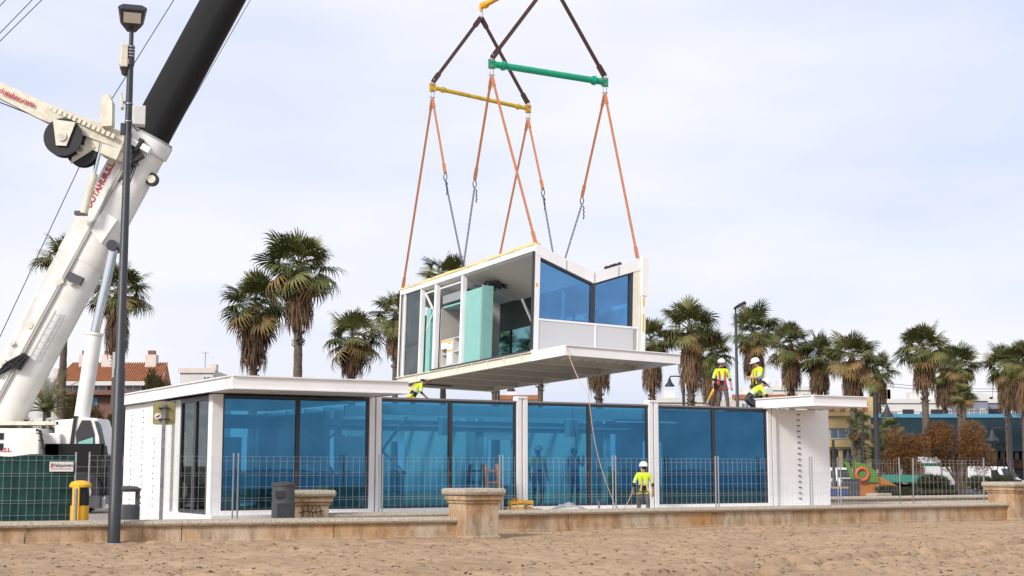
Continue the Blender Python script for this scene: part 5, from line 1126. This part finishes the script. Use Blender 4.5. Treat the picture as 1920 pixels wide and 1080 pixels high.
for lab, a, c, y0, Y, wall, rfm in (('white low house with red roof strip just under the hanging module', 935, 1012, 743, 150, 'offwhite', 'roof'), ('low white house behind the roof left of the red-harness worker', 1228, 1330, 748, 140, 'palewall', None), ('pale salmon house behind the tall lamp and roof workers', 1376, 1492, 742, 150, 'palewall', 'roof'), ('white block rising between two palms right of the workers', 1450, 1530, 726, 165, 'offwhite', None)):
    o, w, h = house('low_house', lab, a, c, Y, y0, wall, 10); MB().box(-.2, w + .2, -.2, 0, h - .35, h + .12).build('cornice', rfm or 'offwhite', o)
    for k in range(3): win(o, w * (k + .6) / 3.4, h - 1.7, .9, 1.0)
    MB().box(w * .2, w * .42, 2, 4, h, h + 1.0).build('roof_box', 'offwhite', o)
# cream villa
Yv = 122.; o, w, h = house('cream_villa', 'cream villa with columned loggia and rusty balustrade at right', 1548, 1632, Yv, 772, 'creamwall', 9)
for py, d in ((777, .35), (800, .2), (835, .3)): z = zpx(py, Yv); MB().box(-.2, w + .2, -d, -.01, z - .15, z + .2).build('cornice', 'creamwall', o)
MB().box(-.1, w + .1, -.15, .1, h, zpx(756, Yv)).build('balustrade', 'roof', o)
for k in range(5): x = w * k / 4; MB().box(x - .25, x + .25, -.25, .25, h, zpx(744, Yv)).build('parapet_pier', 'creamwall', o)
for px in (1571, 1613): win(o, at_y(px, 800, Yv).x - o.location.x, zpx(828, Yv) + .2, 1.5, 1.0)
for px in (1562, 1587, 1612):
    x = at_y(px, 850, Yv).x - o.location.x; MB().box(x - .55, x + .55, -.05, -.01, zpx(885, Yv), zpx(842, Yv)).build('loggia_opening', 'dark', o)
for px in (1551, 1575, 1600, 1626): x = at_y(px, 850, Yv).x - o.location.x; MB().lathe([(.3, 0), (.22, .3), (.2, 1.8), (.34, 2.1)], 10, (x, -.25, zpx(887, Yv))).build('column', 'creamwall', o)
# market hall with teal roof
Ym = 126.; a, c = at_y(1606, 800, Ym), at_y(1960, 800, Ym); o = empty('market_hall', Vector((a.x, Ym, .1))); tag(o, 'long market hall with deep teal awning roof and lettered sign at right', 'building'); w = c.x - a.x
MB().box(0, w, 3, 16, 0, zpx(838, Ym)).build('wall', 'brick', o)
q = MB(); q.add([(-.2, -.8, zpx(846, Ym)), (w, -.8, zpx(846, Ym)), (w, 2.8, zpx(780, Ym)), (-.2, 2.8, zpx(780, Ym)), (-.2, 3.2, zpx(846, Ym)), (w, 3.2, zpx(846, Ym))], [(0, 1, 2, 3), (0, 3, 4), (1, 5, 2), (3, 2, 5, 4), (0, 4, 5, 1)]); rf = q.build('awning_roof', 'tealroof', o)
MB().box(-.2, w, 2.6, 3.2, zpx(781, Ym), zpx(774, Ym)).build('roof_edge', 'blueedge', rf)
for k in range(26): x = w * (k + .5) / 26; MB().box(x - .45, x + .45, 2.9, 2.99, zpx(861, Ym), zpx(847, Ym)).build('clerestory_pane', 'pane' if k % 5 else 'shutter', o)
MB().box(0, w, 2.4, 2.95, zpx(878, Ym), zpx(863, Ym)).build('sign_band', 'brick', o)
text('TIO MARINEROS', .66, 'bluep', o, frame(Vector((at_y(1868, 870, Ym).x, Ym + 2.36, at_y(960, 871, Ym).z)), (1, 0, 0), (0, -1, 0)), extrude=.03, bold=.01)
for k in range(9): x = w * (k + .5) / 9; MB().box(x - .9, x + .9, 2.8, 2.99, .1, zpx(882, Ym)).build('shop_front', 'dark', o)
# apartment blocks
def flats(label, px0, px1, ytop, Y, wall, cols, rows, balc):
    o, w, h = house('apartment_block', label, px0, px1, Y, ytop, wall, 12)
    MB().box(-.15, w + .15, -.2, .0, h - .25, h + .25).build('parapet', 'offwhite', o); fh = 2.9
    for r_ in range(rows):
        z = h - 2.5 - r_ * fh
        if z < .5: break
        MB().box(0, w, -.08, -.01, z - .75, z - .55).build('string_course', 'offwhite', o)
        for k in range(cols):
            x = w * (k + .5) / cols
            if k in balc:
                MB().box(x - w / cols * .46, x + w / cols * .46, -1.0, -.02, z - .6, z - .45).build('balcony_slab', 'offwhite', o); MB().box(x - w / cols * .46, x + w / cols * .46, -1.0, -.95, z - .45, z + .4).build('balcony_rail', 'shutter', o); MB().box(x - w / cols * .4, x + w / cols * .4, -.04, -.01, z - .4, z + 1.5).build('balcony_opening', 'dark', o)
            else: win(o, x, z, min(1.3, w / cols * .5), 1.3)
    for k in range(4): x = w * random.random(); MB().box(x, x + 1.6, 3, 5, h, h + random.uniform(.6, 2.)).build('roof_box', 'offwhite', o)
    MB().tube([(w * .3, 3, h), (w * .3, 3, h + 3)], .05, 4).build('antenna', 'steel', o)
    return o
random.seed(21)
flats('white apartment block with balconies between the thick lantern and the long bare trunk', 1636, 1768, 752, 172, 'offwhite', 5, 3, (2, 4))
flats('grey-violet apartment block behind the paired palms', 1768, 1852, 748, 176, 'greywall', 4, 3, ())
flats('pale grey apartment block with balcony column left of the last palms', 1850, 1940, 752, 178, 'greywall', 3, 3, (0,))
flats('small white flats partly hidden behind the thick lantern post', 1600, 1640, 762, 160, 'offwhite', 2, 2, (1,))
# overhead wires in the distance
b = MB()
for y0, y1 in ((716, 728), (722, 733), (770, 762)):
    b.tube([at_y(1640 + 280 * k / 8, y0 + (y1 - y0) * k / 8 + 6 * math.sin(math.pi * k / 8), 140) for k in range(9)], .03, 4)
tag(b.build('overhead_wires', 'rubber'), 'thin overhead wires strung above the flats at right', 'wires')

# ------------------------------------------------------------------ vehicles and playground
def van(label, px, ybot, Y, yaw, s_=1., m='vanwhite'):
    p = at_y(px, 900, Y); o = empty('van', Vector((p.x, Y, .12)), (0, 0, yaw)); tag(o, label, 'van')
    prof = [(-2.5, .35), (2.1, .35), (2.45, .55), (2.45, 1.0), (1.75, 1.25), (1.15, 2.15), (.8, 2.3), (-2.4, 2.35), (-2.5, 2.2)]
    MB().prism([(x * s_, z * s_) for x, z in prof], 1.9 * s_, frame(Vector((0, .95 * s_, 0)), (1, 0, 0), (0, -1, 0))).build('body', m, o, bevel=.08)
    T = frame(Vector((1.47 * s_, 0, 1.72 * s_)), (0, 1, 0), Vector((.84, 0, .55))); MB().prism([(-.8 * s_, -.44 * s_), (.8 * s_, -.44 * s_), (.7 * s_, .44 * s_), (-.7 * s_, .44 * s_)], .05, T).build('windscreen', 'dark', o)
    for sy in (-1, 1):
        MB().prism([(.3 * s_, 1.3 * s_), (1.45 * s_, 1.3 * s_), (1.0 * s_, 2. * s_), (.3 * s_, 2. * s_)], .02, frame(Vector((0, sy * .955 * s_ + (.02 if sy > 0 else 0), 0)), (1, 0, 0), (0, -1, 0))).build('side_window', 'dark', o)
        MB().cbox((2.44 * s_, sy * .7 * s_, .92 * s_), (.06, .34 * s_, .2 * s_)).build('headlight', 'paper', o); MB().cbox((1.5 * s_, sy * 1.05 * s_, 1.4 * s_), (.1, .2, .26)).build('mirror', 'dark', o)
        for x in (-1.6, 1.55):
            wl = MB().lathe([(.1, -.1), (.32, -.1), (.34, 0), (.32, .1), (.1, .1)], 18, (x * s_, sy * .88 * s_, .34), Matrix.Rotation(R(90), 4, 'X')).build('wheel', 'rubber', o); MB().lathe([(.05, -.11), (.19, -.11), (.19, .11), (.05, .11)], 12, (x * s_, sy * .88 * s_, .34), Matrix.Rotation(R(90), 4, 'X')).build('rim', 'steel', wl)
    MB().box(2.4 * s_, 2.52 * s_, -.9 * s_, .9 * s_, .38, .62).build('bumper', 'dark', o); MB().box(2.45 * s_, 2.48 * s_, -.5 * s_, .5 * s_, .72, .84).build('grille', 'dark', o)
    return o
van('white van facing the camera beside the white end wall', 1574, 930, 102, R(-82), .72)
van('white van parked behind the tripod at far right', 1868, 925, 98, R(-60), .75)
p = at_y(1737, 900, 94); o = empty('market_truck', Vector((p.x, 94, .12)), (0, 0, R(-5))); tag(o, 'white box truck with a green stripe behind the long bare palm trunk', 'truck')
MB().box(-.95, .95, 0, 4, .5, 2.35).build('cargo_box', 'vanwhite', o, bevel=.04); MB().box(.96, 2.0, .3, 2.2, .5, 1.7).build('cab', 'vanwhite', o, bevel=.1); MB().box(1.98, 2.03, .5, 2.0, 1.1, 1.6).build('windscreen', 'dark', o); MB().box(-.9, .9, -.02, -.004, 1.75, 1.95).build('green_stripe', 'tarp', o)
for sx in (-.9, .9):
    for y in (-.7, 3.8): MB().lathe([(.1, -.14), (.42, -.14), (.42, .14), (.1, .14)], 16, (sx, y, .42), Matrix.Rotation(R(90), 4, 'Y')).build('wheel', 'rubber', o)
for k, (px, w) in enumerate(((1668, 1.5), (1702, 1.3))):
    p = at_y(px, 900, 80); o = empty('market_stall', Vector((p.x, 80, .12))); tag(o, ('left' if k == 0 else 'right') + ' one of two small stalls with green awnings behind the fence', 'market stall')
    MB().add([(-w, -.8, .85), (w, -.8, .8), (w * .7, .3, 1.2), (-w * .5, .3, 1.25), (-w, 1.2, .85), (w, 1.2, .85)], [(0, 1, 2, 3), (3, 2, 5, 4), (0, 3, 4), (1, 5, 2)]).build('awning', 'tarp', o); MB().box(-w * .9, w * .9, -.3, .6, 0, .7).build('counter', 'bingrey', o)
    for x in (-w * .9, w * .9): MB().tube([(x, -.7, 0), (x, -.7, .82)], .03, 6).build('pole', 'steel', o)
Yp = 72.; o = empty('playground_panel', at_z(1640, 936, .12).lerp(Vector((at_y(1640, 900, Yp).x, Yp, .12)), 1)); tag(o, 'playground climbing frame with green board, red ring and orange side panel', 'playground')
X0 = o.location.x; lx = lambda px: at_y(px, 900, Yp).x - X0; lz = lambda py: at_y(960, py, Yp).z - .12
FP = frame(Vector((0, .1, 0)), (1, 0, 0), (0, -1, 0))
MB().prism([(lx(1583), lz(864)), (lx(1592), lz(866)), (lx(1606), lz(900)), (lx(1600), lz(908))], .1, FP).build('green_fin', 'green', o)
MB().prism([(lx(1603), lz(864)), (lx(1628), lz(872)), (lx(1644), lz(884)), (lx(1649), lz(904)), (lx(1606), lz(902))], .08, FP).build('green_board', 'green', o)
MB().prism([(lx(1607), lz(905)), (lx(1652), lz(893)), (lx(1685), lz(912)), (lx(1690), lz(916)), (lx(1650), lz(932)), (lx(1608), lz(932))], .06, frame(Vector((0, .25, 0)), (1, 0, 0), (0, -1, 0))).build('orange_panel', 'orange', o)
cx, cz = lx(1616.5), lz(889); MB().tube([(cx + .3 * math.cos(t), -.05, cz + .3 * math.sin(t)) for t in [2 * math.pi * k / 24 for k in range(25)]], .07, 8).build('red_ring', 'redring', o, smooth=True)
MB().prism([(cx + .13 * math.cos(2 * math.pi * k / 14) - .1, cz + .18 * math.sin(2 * math.pi * k / 14)) for k in range(14)], .03, FP @ Matrix.Translation((0, 0, .02))).build('white_disc', 'paper', o)
for px in (1611, 1648): MB().tube([(lx(px), .2, 0), (lx(px), .2, lz(880))], .05, 8).build('support_post', 'wood', o)
p = at_y(1596, 925, 70); o = empty('waste_container', Vector((p.x, 70, .12))); tag(o, 'dark grey container standing at the foot of the ringed palm', 'container'); MB().box(-.38, .38, -.3, .3, 0, 1.0).build('body', 'bingrey', o, bevel=.03); MB().box(-.41, .41, -.33, .33, 1.001, 1.08).build('lid', 'bingrey', o, bevel=.02)
for k, px in enumerate((1561, 1580)):
    p = at_y(px, 930, 68); o = empty('recycling_box', Vector((p.x, 68, .12))); tag(o, ('left' if k == 0 else 'right') + ' one of two blue and tan boxes in front of the white van', 'box'); MB().box(-.2, .2, -.2, .2, 0, .62).build('body', 'bluep', o); MB().box(-.24, .24, -.22, .22, .621, .7).build('lid', 'card', o)
p = S(fu(1641, 41.8), 41.8, .62); o = MB().box(-.42, .42, -.3, .3, 0, .55).build('stone_block', 'coping', None, bevel=.04); o.location = p - Vector((0, 0, .47)); o.rotation_euler.z = A0; tag(o, 'square stone block at the foot of the thick lantern post', 'stone block')
